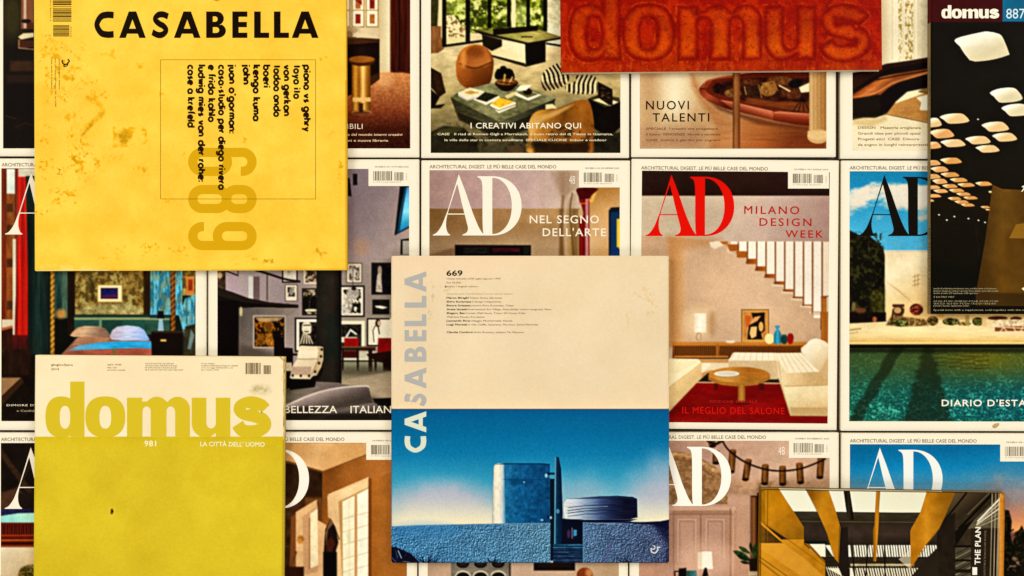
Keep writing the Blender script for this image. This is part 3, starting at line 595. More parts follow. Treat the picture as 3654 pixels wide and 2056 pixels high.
def round_sofa():
    m, p = grid_mag('magazine with a round brown leather sofa, partly under the rust red magazine', (2252, -406, 2986, 562), (2283, -330, 2949, 531), t=.0085, strap=False)
    p.Z(*Z3); p.fill(((-140, 560), (900, 1052), '#c9ae86', '#cdb48c', '#bf9a70', '#a87850', '#96582e'), (.02, 60))
    p.ell(110, 620, 90, 190, '#ecdfbf', 150); p.rect(-141, 500, -20, 1060, '#b08a64', 120, a=.6); p.rect(-141, 900, 300, 1060, '#a98062', 110, a=.7)
    p.poly([(225, 515), (250, 560), (300, 640), (320, 700), (420, 780), (560, 870), (800, 930), (1060, 960), (1180, 1000), (1180, 1060), (350, 1060), (400, 900), (280, 700), (230, 600)], '#b07c50', 50, (.04, 80, 14))
    p.poly([(560, 830), (1180, 960), (1180, 1060), (560, 1060)], ((560, 850), (900, 1060), '#b4794a', '#9c5c30', '#7c3c1c'), 40, (.06, 200, 8))
    p.poly([(278, 640), (300, 600), (345, 565), (430, 545), (520, 532), (700, 505), (1060, 505), (1060, 890), (960, 880), (800, 850), (640, 810), (520, 780), (400, 740), (310, 690)], '#6c2411', 4, (.05, 40))
    p.poly([(365, 622), (400, 585), (520, 560), (700, 548), (1060, 550), (1060, 800), (900, 790), (700, 740), (540, 700), (440, 672)], '#42190b', 6, (.2, 26))
    for i, (x, y, rx, ry, c) in enumerate(((420, 630, 45, 32, '#2c120a'), (520, 660, 60, 30, '#7a5028'), (660, 640, 60, 55, '#3a1c0c'), (770, 630, 60, 50, '#8a5c2c'), (850, 570, 90, 32, '#6a3c1a'), (930, 660, 70, 40, '#5a2c14'), (960, 590, 50, 30, '#120a06'), (640, 580, 60, 24, '#5a2a12'), (1000, 740, 50, 40, '#1a0c06'))):
        p.ell(x, y, rx, ry, c, 8, (.22, 14), rot=.2 * (i % 3 - 1), seed=i)
    p.line([(845, 605), (920, 645)], 10, '#d8bd90', 5); p.line([(700, 600), (720, 690)], 5, '#b98a50', 4); p.line([(720, 590), (810, 580), (836, 640)], 5, '#a0743c', 4); p.line([(600, 615), (612, 670)], 6, '#c09a62', 4)
    p.poly([(985, 620), (1058, 585), (1058, 650), (1000, 655)], '#e6d6b0', 4)
    p.poly([(600, 730), (800, 760), (1055, 800), (1055, 720), (820, 720), (620, 690)], '#7c3c1a', 14, (.06, 60, 10))
    for k in range(4): p.line([(1010, 690), (940 + 40 * k, 790)], 5, '#150a06', 3)
    p.poly([(278, 640), (300, 600), (345, 566), (372, 575), (330, 625), (340, 660), (440, 710), (520, 735), (520, 782), (400, 742), (310, 692)], ((290, 600), (500, 780), '#7c3018', '#a85434', '#7a2c16', '#4c160a'), 4, sm=2)
    p.poly([(435, 708), (520, 722), (660, 755), (790, 785), (805, 800), (805, 850), (640, 812), (520, 782)], ((500, 720), (480, 790), '#b9694a', '#86361c', '#5a1c0c'), 4); p.poly([(805, 792), (850, 786), (1060, 806), (1060, 890), (960, 880), (803, 852)], ((900, 790), (890, 880), '#bd6a48', '#88341a', '#5c1a0c'), 4)
    p.line([(300, 620), (330, 575), (400, 555), (520, 540)], 9, '#a85a3a', 7); p.line([(435, 712), (520, 726), (800, 790)], 4, '#d09070', 4); p.line([(810, 796), (1055, 806)], 4, '#d09070', 4); p.line([(285, 625), (330, 632)], 4, '#2a0d06', 3)
    p.poly([(330, 705), (520, 790), (800, 862), (1050, 900), (1050, 925), (700, 880), (420, 780)], '#5a2410', 24, a=.6)
    p.rect(517, 505, 568, 1060, ((517, 0), (568, 0), '#5c3218', '#9a6438', '#8a5430', '#6a3a1c'), 3, (.05, 16, 200))
    def flutes(x, y):
        a = (.5 + .5 * np.sin(x / 4.2))[..., None]; b = np.clip((x - 1055) / 125, 0, 1)[..., None]; return (rgb('#d2ae7c') * (1 - b) + rgb('#a5743f') * b) * (1 - .10 * a)
    p.rect(1058, 505, 1182, 990, flutes, 4); p.ell(1120, 965, 76, 52, '#c09a6a', 6); p.rect(1046, 925, 1182, 965, '#cfac7a', 8); p.ell(1120, 960, 72, 30, '#d0b080', 14)
    m.photo(p); m.Z(*Z3)
    m.text('headline', 'NUOVI', -96, 775, 60, 302, '#2c1408', .012, 1.25); m.text('headline', 'TALENTI', -50, 860, 58, 400, '#2c1408', .012, 1.25)
    for i, t in enumerate(('SPECIALE  I creativi che progettano', 'il futuro  TENDENZE  Novità e tendenze', 'CASE  Interni e giardini per sognare')): m.text('caption', t, -96, 918 + 40 * i, 15, (510, 526, 526)[i], '#7c5636', .022, 1, res=2)
    return m.finish()
round_sofa()

def leather_chaise():
    m, p = grid_mag('magazine with a dark leather chaise longue before an ornate cream wall', (2999, -402, 3746, 568), (3042, -330, 3712, 538), t=.0082, strap=False)
    p.Z(*Z3); p.fill('#e9dcb9', (.03, 60))
    p.rect(1363, -300, 1640, 440, ((1550, 0), (1640, 0), '#e4cfa4', '#efe4c6'), 10); p.rect(1640, -300, 1830, 440, '#efe5c8', 4)
    def orn(x, y):
        q = fbm(x / 10, y / 18, 51, 4, .6); a = sstep(.42, .58, q)[..., None]; return rgb('#a98e50') * (1 - a) + rgb('#efe4c4') * a
    p.rect(1688, -300, 1712, 430, orn, 3); p.rect(1735, -300, 1792, 420, orn, 4)
    for x in (1645, 1722, 1800, 1826): p.line([(x, -300), (x, 420)], 4, '#cdbb8c', 3)
    p.rect(1830, -300, 2600, 440, '#e6d9b6', 10, (.06, 40))
    p.poly([(1363, 830), (1640, 740), (1700, 690), (1900, 610), (2600, 600), (2600, 1070), (1363, 1070)], '#e8dab6', 6)
    p.poly([(1590, 800), (1655, 735), (1900, 650), (2300, 640), (2300, 900), (1890, 862), (1720, 830)], '#b4854c', 5, (.05, 60, 12)); p.line([(1590, 806), (1890, 868), (2300, 905)], 6, '#6a4420', 4)
    p.poly([(1640, 735), (1760, 660), (1890, 612), (2000, 610), (1890, 652), (1720, 712)], '#efe2ba', 6)
    p.poly([(1830, 645), (1890, 610), (2000, 620), (1900, 668)], '#8a6a3c', 4); p.poly([(1815, 690), (1890, 672), (2000, 690), (2000, 790), (1840, 778), (1850, 725)], '#efe6ca', 5); p.line([(1835, 650), (1900, 660)], 8, '#6c5028', 4)
    p.poly([(1363, 515), (1480, 495), (1600, 452), (1750, 432), (1900, 406), (2100, 390), (2100, 560), (1900, 620), (1750, 650), (1670, 720), (1600, 810), (1520, 835), (1440, 830), (1363, 850)], '#170a05', 5, (.03, 50))
    p.poly([(1363, 520), (1480, 500), (1600, 455), (1900, 410), (1900, 440), (1620, 485), (1480, 560), (1363, 640)], '#34180b', 14)
    p.poly([(1363, 700), (1363, 670), (1460, 605), (1560, 545), (1680, 520), (1900, 486), (1900, 520), (1700, 575), (1620, 620), (1560, 672), (1450, 690)], ((1400, 600), (1480, 700), '#4a1c0c', '#8a4620', '#b8703c', '#8a4a24'), 8, (.05, 80, 12)); p.line([(1370, 660), (1520, 568), (1680, 535), (1900, 500)], 10, '#331205', 8)
    p.line([(1450, 690), (1560, 640), (1640, 590), (1900, 512)], 12, '#d09058', 10, a=.7)
    p.poly([(1363, 700), (1545, 668), (1560, 690), (1560, 780), (1540, 830), (1440, 835), (1363, 845)], '#1f150c', 12); p.poly([(1363, 838), (1450, 835), (1560, 830), (1600, 800), (1610, 850), (1500, 900), (1363, 880)], '#b39a68', 30, a=.6)
    p.rect(1363, 930, 2600, 1070, '#ece0c4', 60, a=.8)
    m.photo(p); m.Z(*Z3)
    for i, t in enumerate(('DESIGN   Maestria artigianale', 'Grandi idee per piccoli spazi', 'Progetti etici  CASE  Dimore', 'da sogno in luoghi reinterpretati')): m.text('caption', t, 1402, 912 + 40 * i, 17, (445, 440, 432, 490)[i], '#857354', .022, 1, res=2)
    return m.finish()
leather_chaise()

# ================================================================== middle row of the grid
def poster_bed():
    m, p = grid_mag('magazine with a four poster bed, blue bedspread and red curtain', (-25, 563, 736, 1538), (5, 601, 698, 1503), t=.008, notch=False)
    p.Z(*Z4); p.fill('#16221c', (.06, 60))
    p.rect(0, 120, 55, 1500, '#7a2c16', 4, (.1, 14, 200)); p.rect(48, 125, 108, 310, '#d8d6c8', 4, (.05, 30)); p.rect(45, 300, 112, 1200, '#8a4a22', 8, (.1, 20, 60))
    for y in (370, 520, 760, 1060): p.rect(48, y, 92, y + 60, '#3a1c0c', 8, a=.6)
    p.poly([(12, 1190), (110, 1190), (110, 1240), (12, 1262)], '#c8b49a', 8); p.rect(5, 1250, 110, 1500, '#3a170c', 10, (.08, 20, 80)); p.line([(12, 1260), (90, 1240)], 18, '#a85a3a', 10)
    p.rect(105, 125, 150, 1300, ((105, 0), (150, 0), '#6a2a1a', '#9a3220', '#6c1c10'), 4, (.12, 8, 300)); p.rect(90, 620, 112, 1300, '#cdbba4', 5, (.05, 10, 200))
    p.poly([(130, 125), (180, 130), (195, 700), (215, 1449), (100, 1449), (108, 1100), (135, 600)], ((115, 0), (205, 0), '#7c1a10', '#d6281a', '#9c1a10', '#c42416', '#70120c'), 4, (.10, 9, 300))
    p.rect(88, 1300, 230, 1960, ((0, 1300), (0, 1500), '#5c1410', '#241008'), 14, (.1, 14, 200)); p.rect(130, 122, 250, 180, '#c2b8a6', 8, (.06, 30)); p.poly([(180, 175), (250, 175), (250, 480), (225, 300)], '#15231e', 4)
    p.rect(200, 420, 350, 1960, ((200, 0), (350, 0), '#0e1712', '#1f332c', '#12201b'), 8, (.12, 16, 240))
    p.rect(385, 840, 500, 1190, '#2f4a42', 8, (.16, 14, 120)); p.rect(440, 840, 480, 1190, '#5c7058', 14, (.16, 10, 80), .6); p.rect(380, 1180, 520, 1960, '#120f08', 6); p.ell(432, 1150, 36, 34, '#c88c48', 30, a=.8)
    def tap(x, y):
        q = fbm(x / 22, y / 24, 61, 4, .62); r = fbm(x / 50, y / 70, 66, 3); a = sstep(.38, .62, q)[..., None]; b = sstep(.5, .68, r * .5 + q * .5)[..., None]; c = rgb('#5e4c22') * (1 - a) + rgb('#8c7038') * a
        return c * (1 - b) + rgb('#a2925a') * b
    p.rect(525, 840, 1025, 1155, tap, 4); p.poly([(540, 1150), (600, 1090), (760, 1085), (900, 1070), (1020, 1120), (1020, 1155)], '#a8a070', 20, (.22, 20), .7); p.rect(640, 900, 668, 1060, '#3f3014', 12, a=.6)
    p.rect(478, 840, 530, 1300, '#241608', 4, (.1, 10, 200)); p.rect(1015, 840, 1062, 1300, '#33220e', 4, (.14, 10, 120))
    def blu(x, y):
        q = fbm(x / 12, y / 60, 71, 4, .6); r = fbm(x / 30, y / 30, 72, 3); a = sstep(.35, .65, q)[..., None]; c = rgb('#2e6c80') * (1 - a) + rgb('#66aec0') * a; b = sstep(.5, .65, r)[..., None]; return c * (1 - .5 * b) + rgb('#7c7a50') * .5 * b
    p.rect(1062, 840, 1290, 1160, blu, 5); p.rect(1290, 840, 1383, 1020, tap, 4); p.rect(1318, 885, 1372, 1012, '#b5763e', 3); p.rect(1330, 905, 1362, 985, '#8c3c1c', 3, (.1, 12))
    p.poly([(1265, 1160), (1310, 1040), (1383, 1010), (1383, 1440), (1300, 1300)], blu, 8); p.poly([(1310, 1240), (1383, 1220), (1370, 1320), (1330, 1420), (1305, 1400)], '#2c2a20', 8); p.rect(1300, 1260, 1383, 1960, '#3a3422', 14, (.12, 30))
    p.poly([(1325, 1400), (1350, 1260), (1375, 1300), (1350, 1400)], '#7a9a9a', 10, a=.7)
    p.rect(688, 942, 866, 1070, '#a5863e', 3); p.rect(694, 950, 860, 1062, '#e3d6b2', 2); p.rect(712, 966, 834, 1044, '#3c1c1c', 3); p.rect(722, 976, 826, 1034, '#20226a', 6, (.14, 20)); p.poly([(722, 1020), (826, 1010), (826, 1034), (722, 1034)], '#7a2c3c', 6, a=.7)
    p.rect(525, 1158, 1200, 1296, '#335648', 3, (.08, 60, 20)); p.rect(525, 1158, 1200, 1172, '#173a34', 4); p.rect(525, 1176, 1200, 1192, '#8a9468', 5); p.rect(722, 1196, 868, 1290, '#274a3e', 5); p.rect(700, 1186, 720, 1300, '#6f8a6c', 5); p.rect(868, 1192, 1020, 1290, '#2e5a4c', 5); p.rect(1060, 1158, 1210, 1180, '#1c3a48', 4)
    p.poly([(400, 1500), (430, 1440), (545, 1318), (600, 1300), (1020, 1310), (1070, 1345), (1152, 1445), (1190, 1500)], '#8e6450', 5, (.06, 40, 20)); p.poly([(545, 1320), (600, 1302), (790, 1308), (760, 1345), (600, 1362), (515, 1372)], '#a47a60', 10, (.06, 60, 14))
    p.poly([(494, 1304), (512, 1278), (552, 1246), (600, 1236), (700, 1238), (744, 1252), (786, 1306), (772, 1318), (690, 1312), (600, 1312), (520, 1312)], ((500, 1230), (700, 1322), '#bc9470', '#c8a888', '#846a58'), 7, n=(.08, 60, 14)); p.line([(530, 1300), (640, 1288), (760, 1304)], 5, '#947658', 8, a=.5)
    p.poly([(776, 1308), (794, 1266), (830, 1240), (900, 1232), (980, 1240), (1018, 1262), (1058, 1330), (1040, 1340), (960, 1336), (860, 1338), (790, 1330)], ((790, 1230), (1056, 1340), '#b4aab4', '#bcc6e0', '#7898c8'), 7, n=(.08, 60, 14)); p.line([(800, 1318), (900, 1300), (1030, 1322)], 5, '#8494bc', 8, a=.5)
    p.poly([(480, 1412), (560, 1372), (700, 1352), (870, 1342), (1062, 1345), (1104, 1398), (980, 1392), (700, 1402)], ((480, 0), (1090, 0), '#7aa0b4', '#3ea4d2', '#3c90bc'), 10, (.08, 90, 10)); p.poly([(430, 1450), (480, 1412), (700, 1402), (980, 1394), (1104, 1400), (1156, 1450)], '#a25c4c', 10, (.10, 70, 10))
    p.line([(800, 1400), (812, 1450)], 16, '#5a7a3c', 10, a=.7)
    for x0, x1, c in ((356, 386, '#b08636'), (1206, 1240, '#8c5c28')):
        def tw(x, y, c=c):
            a = (.5 + .5 * np.sin((y + x * .9) / 6.5))[..., None]; return rgb(c) * (1 - a) + rgb('#6a4814' if c == '#b08636' else '#4a2a12') * a
        p.rect(x0, 845, x1, 1960, tw, 4)
        p.line([((x0 + x1) / 2 - 3, 850), ((x0 + x1) / 2, 1440)], 6, '#d4b054' if c == '#b08636' else '#b07c40', 5, a=.6)
    p.poly([(1070, 1275), (1290, 1275), (1296, 1960), (1080, 1960)], '#170d08', 4); p.rect(1080, 1270, 1290, 1286, '#3a2414', 4); p.rect(1135, 1330, 1176, 1345, '#c0a060', 4)
    p.poly([(1118, 1130), (1155, 1130), (1162, 1182), (1112, 1182)], '#140c10', 3); p.poly([(1124, 1184), (1150, 1184), (1158, 1270), (1116, 1270)], '#8ca8b4', 5)
    p.Z(*Z7); p.rect(3, 70, 215, 490, '#170d07', 14, (.06, 30)); p.rect(20, 40, 190, 200, '#2a140a', 20, (.1, 14, 80)); p.poly([(0, 214), (132, 214), (0, 340)], '#8a6848', 6, (.05, 30)); p.poly([(0, 214), (60, 205), (132, 214)], '#3a2214', 6); p.poly([(0, 340), (135, 215), (150, 240), (0, 400)], '#3c2410', 10)
    p.stain((5, 250, 215, 480), '#3a3018', 50, .52, .5, 5, .2)
    m.photo(p)
    m.monogram(8 + 327, 837, '#efe6d2')
    m.Z(*Z7); m.text('caption', "DIMORE D'ARTISTA", 42, 391, 11, 320, '#e6dcc4', .01, 1.1, res=2); m.text('caption', 'e Confidenziale', 105, 426, 12, 190, '#b8a88c', 0, 1, res=2)
    return m.finish()
poster_bed()

def gallery_wall():
    m, p = grid_mag('magazine with a white lounge chair, dark pillar and a wall of framed pictures', (740, 566, 1497, 1537), (776, 603, 1460, 1500), t=.0084, date='NUMERO 501 OTTOBRE 2023', seed=3)
    p.Z(*Z5); p.fill('#94857f', (.02, 80))
    p.rect(-1100, 80, 330, 720, ((-200, 100), (330, 500), '#7a6a72', '#8c7c7e', '#9c8c86'), 4, (.02, 60)); p.ell(-20, 640, 60, 60, '#a8846c', 60, a=.6)
    p.rect(-80, 120, -50, 200, '#14100c', 4)
    p.poly([(252, 205), (325, 205), (325, 498), (214, 556)], '#0f1418', 3); p.poly([(286, 222), (325, 205), (325, 486), (232, 540), (250, 420)], ((260, 230), (330, 540), '#4a84b8', '#6ab4d8', '#8ad0e4', '#3a94b4', '#2a6c98'), 4, (.04, 40)); p.poly([(286, 222), (300, 215), (248, 535), (232, 540)], '#1c4660', 5)
    p.poly([(258, 585), (325, 575), (325, 692), (255, 692)], '#17120f', 4); p.rect(270, 592, 330, 690, '#9a9288', 5)
    p.Z(*Z2); p.poly([(40, 1250), (95, 1262), (108, 1390), (60, 1380)], '#0f0b0a', 4); p.Z(*ZA)
    p.rect(60, -60, 840, 400, ((70, 0), (800, 300), '#b3a294', '#a89a98', '#9c8c8c', '#948480'), 4); p.rect(150, 20, 270, 220, '#a58f98', 40, a=.7)
    for (x0, x1, c) in ((360, 405, '#c9c4bc'), (405, 465, '#705c5c')): p.rect(x0, 70, x1, 300, c, 8)
    p.rect(530, 50, 542, 300, '#5c4c30', 3); p.rect(68, 20, 145, 200, '#4c3a2e', 5, (.2, 22)); p.ell(90, 60, 24, 30, '#b99c74', 12); p.line([(130, 10), (260, 62)], 10, '#1a1410', 4); p.line([(262, 10), (262, 64)], 7, '#3c3228', 3)
    p.poly([(66, 175), (200, 215), (360, 275), (560, 315), (828, 338), (828, 382), (700, 378), (600, 362), (420, 362), (290, 370), (280, 820), (66, 820)], '#17100c', 4)
    p.poly([(66, 180), (200, 218), (360, 276), (560, 316), (828, 338), (828, 352), (560, 340), (300, 310), (66, 250)], '#2b211a', 8); p.rect(70, 300, 265, 810, '#0e0706', 12)
    p.rect(268, 365, 860, 1160, ((270, 400), (860, 700), '#5a5048', '#72675e', '#8a7c72', '#9a8c82'), 6, (.03, 60)); p.poly([(268, 700), (420, 740), (600, 790), (600, 1160), (268, 1160)], '#4a3f36', 50, a=.6); p.ell(290, 400, 14, 44, '#c9c090', 14, a=.8)
    p.poly([(828, 370), (1000, 300), (1000, 900), (700, 900), (690, 460), (760, 430)], '#998b84', 20, a=.6)
    p.rect(404, 436, 708, 745, '#b8a894', 3); p.rect(416, 450, 698, 732, '#241408', 3)
    def art(x, y):
        q = fbm(x / 34, y / 40, 91, 4, .6); a = sstep(.45, .62, q)[..., None]; return rgb('#1c0f06') * (1 - a) + rgb('#9a5f1c') * a
    p.rect(420, 455, 694, 728, art, 4); p.poly([(420, 455), (694, 455), (640, 490), (520, 500), (450, 490)], '#b49a78', 10, a=.8); p.ell(550, 540, 52, 50, '#a06a24', 10, (.15, 20), .8); p.ell(550, 540, 34, 40, '#6a4014', 12, a=.8); p.rect(440, 592, 694, 604, '#160a05', 6); p.ell(556, 660, 34, 70, '#a8702c', 12, (.2, 14), .8); p.ell(470, 660, 40, 60, '#80541c', 14, (.2, 14), .7)
    def pic(x0, y0, x1, y1, b, c, mat_, mb, seed, dark='#1c1712', light='#c9bfae'):
        p.rect(x0, y0, x1, y1, c); p.rect(x0 + b, y0 + b, x1 - b, y1 - b, mat_)
        def im(x, y):
            q = fbm(x / 22, y / 26, seed, 4, .6); a = sstep(.42, .64, q)[..., None]; return rgb(dark) * (1 - a) + rgb(light) * a
        if mb >= 0: p.rect(x0 + b + mb, y0 + b + mb, x1 - b - mb, y1 - b - mb, im, 3)
    pic(676, -40, 822, 130, 12, '#1f1612', '#cdc2b4', 40, 1, '#8a8078'); p.line([(430, 10), (560, 50), (700, 95), (840, 118)], 20, '#231410', 5, sm=4); pic(870, -30, 1060, 152, 10, '#8a7c6a', '#cfc3b2', 14, 2, '#3a2c22', '#a8947c')
    pic(702, 145, 822, 305, 8, '#5c4a38', '#d9cfbc', 18, 3); p.rect(720, 260, 806, 296, '#ddd3c0', 3); p.ell(765, 205, 22, 34, '#8c8072', 10, (.2, 10)); pic(864, 182, 1060, 436, 10, '#1a1512', '#4a4234', 2, 4, '#2c261a', '#b5a88c')
    p.poly([(870, 300), (890, 230), (915, 215), (935, 260), (930, 400), (880, 410)], '#17120c', 8); p.poly([(930, 400), (945, 280), (985, 225), (1010, 300), (1010, 390)], '#14100c', 8); p.ell(905, 238, 15, 20, '#7a6848', 6); p.ell(975, 232, 14, 18, '#a89878', 6); p.poly([(890, 385), (930, 375), (1010, 380), (1010, 398), (900, 402)], '#d8ccb0', 8, (.2, 12))
    pic(796, 458, 1060, 780, 14, '#17110e', '#e9e1cf', 28, 5, '#17120c', '#3a3024'); p.poly([(862, 540), (880, 500), (925, 498), (950, 530), (945, 600), (905, 610), (868, 590)], '#d8ccb4', 8, (.1, 14), sm=3); p.line([(880, 530), (940, 528)], 9, '#2c241c', 5); p.line([(890, 588), (925, 590)], 8, '#2a1c18', 5)
    for i in range(5): p.line([(850 + i * 28, 700), (880 + i * 14, 600 + i * 8)], 13, '#cfc2a8', 7); p.line([(862 + i * 28, 705), (890 + i * 14, 610 + i * 8)], 6, '#3a3026', 5)
    p.rect(1228, -40, 1720, 740, '#8c7f76', 4); p.rect(1228, 440, 1720, 850, '#a59a84', 50, a=.5)
    pic(1276, -60, 1432, 136, 12, '#6c6050', '#cfc4b0', 16, 6, '#5c5048', '#c0b4a4'); pic(1516, -60, 1724, 242, 12, '#2a1c12', '#0e0b10', 4, 7, '#0c0a10', '#1c1820'); p.poly([(1556, 215), (1565, 100), (1580, 20), (1610, 20), (1612, 110), (1620, 222)], '#a89c8c', 10, (.18, 14)); p.ell(1595, 10, 20, 40, '#8c7c6c', 10)
    pic(1215, 156, 1452, 452, 14, '#14100e', '#dcd4c0', 22, 8, '#14100c', '#e0d6c0'); p.ell(1290, 330, 50, 100, '#cfc6b4', 24, (.25, 20), .8); p.ell(1342, 230, 66, 60, '#8c8478', 4, (.3, 14), .7); p.ell(1342, 228, 56, 50, '#b9b0a2', 10, (.3, 12), .6); p.line([(1342, -20), (1342, 180)], 5, '#3a3430', 3); p.ell(1350, 185, 22, 18, '#2a2420', 8); p.ell(1270, 385, 34, 28, '#c0bab0', 6, (.3, 10), .7)
    pic(1512, 275, 1700, 440, 14, '#8a7e70', '#4a423a', 0, 9, '#171210', '#241e1a'); p.poly([(1548, 348), (1600, 345), (1672, 362), (1620, 376), (1560, 362)], '#e2dac6', 6)
    pic(1200, 486, 1456, 770, 8, '#cfc6a8', '#e6dec6', 26, 10, '#1a1612', '#3c342c'); p.poly([(1270, 640), (1318, 562), (1385, 612), (1370, 620), (1320, 585), (1290, 640)], '#e2dccc', 5); p.rect(1230, 640, 1380, 690, '#d9d0b8', 8); pic(1474, 464, 1724, 726, 12, '#17100d', '#dcd2bc', -1, 11)
    p.poly([(1510, 610), (1530, 560), (1560, 540), (1580, 600), (1560, 700), (1530, 715)], '#ece4d0', 6); p.ell(1578, 510, 26, 36, '#3a2a20', 6); p.ell(1588, 512, 16, 24, '#c0a088', 6); p.line([(1560, 520), (1530, 580), (1540, 690)], 8, '#4a3a2c', 5); p.line([(1580, 540), (1590, 610)], 10, '#3a2a20', 5); p.rect(1690, 464, 1724, 720, '#e6dcc8', 3)
    p.rect(1228, 850, 1720, 1450, ((1228, 860), (1228, 1300), '#8c8a74', '#6a6450', '#a29478', '#a08e76', '#8c7868'), 6, (.05, 80, 16)); p.rect(1228, 838, 1720, 862, '#d0cbb4', 6); p.rect(1228, 858, 1720, 872, '#2c261c', 5)
    p.rect(1240, 780, 1700, 842, '#b9b09a', 6); p.rect(1260, 650, 1396, 738, '#a01410', 6, (.06, 40)); p.poly([(1580, 650), (1720, 650), (1720, 830), (1570, 800)], '#8e120e', 8, (.08, 40)); p.rect(1228, 728, 1556, 768, '#3c2014', 4); p.rect(1228, 728, 1556, 740, '#7c5840', 4)
    p.poly([(1240, 770), (1396, 770), (1396, 836), (1250, 836)], '#4a120c', 8)
    for x0, x1, y1 in ((1238, 1256, 955), (1378, 1398, 960), (1488, 1524, 965)): p.rect(x0, 745, x1, y1, '#2c150e', 4)
    p.poly([(1470, 800), (1720, 770), (1720, 900), (1560, 870), (1480, 818)], '#2a100a', 6); p.rect(1545, 860, 1566, 960, '#241008', 4); p.rect(1625, 840, 1720, 960, '#200d08', 4); p.ell(1450, 960, 250, 40, '#5c5440', 40, a=.6)
    p.poly([(1000, -60), (1232, -60), (1228, 1072), (998, 1060)], ((1000, 0), (1230, 0), '#262019', '#2e2820', '#322a22', '#171310'), 3, (.04, 80)); p.rect(1218, -60, 1234, 1074, '#0f0c0a', 4); p.poly([(1080, 420), (1200, 420), (1200, 800), (1080, 900)], '#17241c', 60, a=.5)
    p.poly([(600, 640), (690, 640), (700, 740), (775, 745), (780, 800), (770, 1180), (600, 1180)], '#150b08', 6); p.rect(704, 880, 768, 1000, '#c9b49c', 8, (.05, 30)); p.line([(770, 805), (812, 805)], 20, '#1a0e0a', 5); p.rect(704, 960, 770, 1180, '#130b08', 12)
    p.poly([(704, 1130), (990, 1062), (1225, 1080), (1400, 1110), (1720, 1240), (1720, 1440), (704, 1440)], ((704, 1080), (900, 1330), '#3a342a', '#635a4c', '#7a6c62', '#5c5248'), 8, (.06, 90, 18)); p.poly([(1240, 1050), (1720, 960), (1720, 1240), (1500, 1200)], '#a08f78', 20, a=.8, n=(.05, 90, 20)); p.poly([(960, 1065), (1225, 1082), (1430, 1105), (1100, 1140)], '#7a6a66', 14, a=.7)
    p.poly([(748, 1140), (750, 1040), (980, 990), (1030, 930), (982, 1110)], '#130d0a', 6); p.poly([(1000, 1000), (1060, 860), (1060, 960), (1010, 1060)], '#1c120c', 8)
    p.poly([(835, 735), (850, 722), (1030, 728), (1062, 735), (1062, 850), (1045, 920), (1000, 1000), (965, 1006), (940, 1036), (765, 1032), (748, 1025), (770, 920), (815, 850)], ((760, 760), (1060, 1000), '#e6d8bc', '#dccbac', '#c6b08e'), 4)
    p.line([(812, 846), (900, 850), (1020, 846)], 7, '#9c8464', 6); p.poly([(772, 918), (950, 918), (948, 1000), (760, 995)], '#b49c84', 8, (.05, 20)); p.poly([(1020, 735), (1062, 738), (1062, 860), (1000, 1000), (955, 990), (1015, 850)], '#bda582', 6); p.line([(1018, 740), (1012, 860), (948, 1000)], 4, '#7c6444', 4); p.poly([(835, 760), (1020, 760), (1010, 830), (825, 838)], '#eee2c8', 14, a=.7)
    for x, y in ((1048, 757), (1042, 822), (1024, 886), (987, 966), (776, 1003), (852, 1005), (930, 1006)): p.ell(x, y, 11, 13, '#1c120c', 3)
    p.poly([(704, 1300), (800, 1240), (960, 1180), (1200, 1120), (1440, 1098), (1490, 1108), (1525, 1260), (1400, 1275), (1200, 1310), (1000, 1400), (704, 1440)], ((1000, 1140), (1060, 1330), '#b5a59a', '#8c7c76', '#63564f', '#4a4038'), 6, (.03, 60)); p.line([(704, 1290), (960, 1178), (1200, 1120), (1440, 1100), (1490, 1108)], 12, '#d6cbbc', 12, sm=4); p.poly([(704, 1320), (900, 1290), (1000, 1300), (900, 1440), (704, 1440)], '#2a2018', 30, a=.8)
    p.poly([(1530, 1220), (1720, 1210), (1720, 1300), (1560, 1280)], '#14120f', 8); p.poly([(1060, 1400), (1250, 1320), (1500, 1262), (1570, 1265), (1600, 1440), (1040, 1440)], ((1300, 1290), (1320, 1430), '#7a6d66', '#443a34', '#241d18'), 8); p.rect(704, 1360, 1720, 1440, '#1c140f', 30, a=.75); p.poly([(1600, 1300), (1720, 1290), (1720, 1440), (1610, 1440)], '#241c16', 14)
    m.photo(p); m.Z(*ZA)
    m.text('headline', 'BELLEZZA', 700, 1354, 66, 492, '#e9e0cc', .012, 1.02); m.text('headline#2', 'ITALIANA', 1320, 1354, 66, 460, '#e9e0cc', .012, 1.02)
    return m.finish()
gallery_wall()

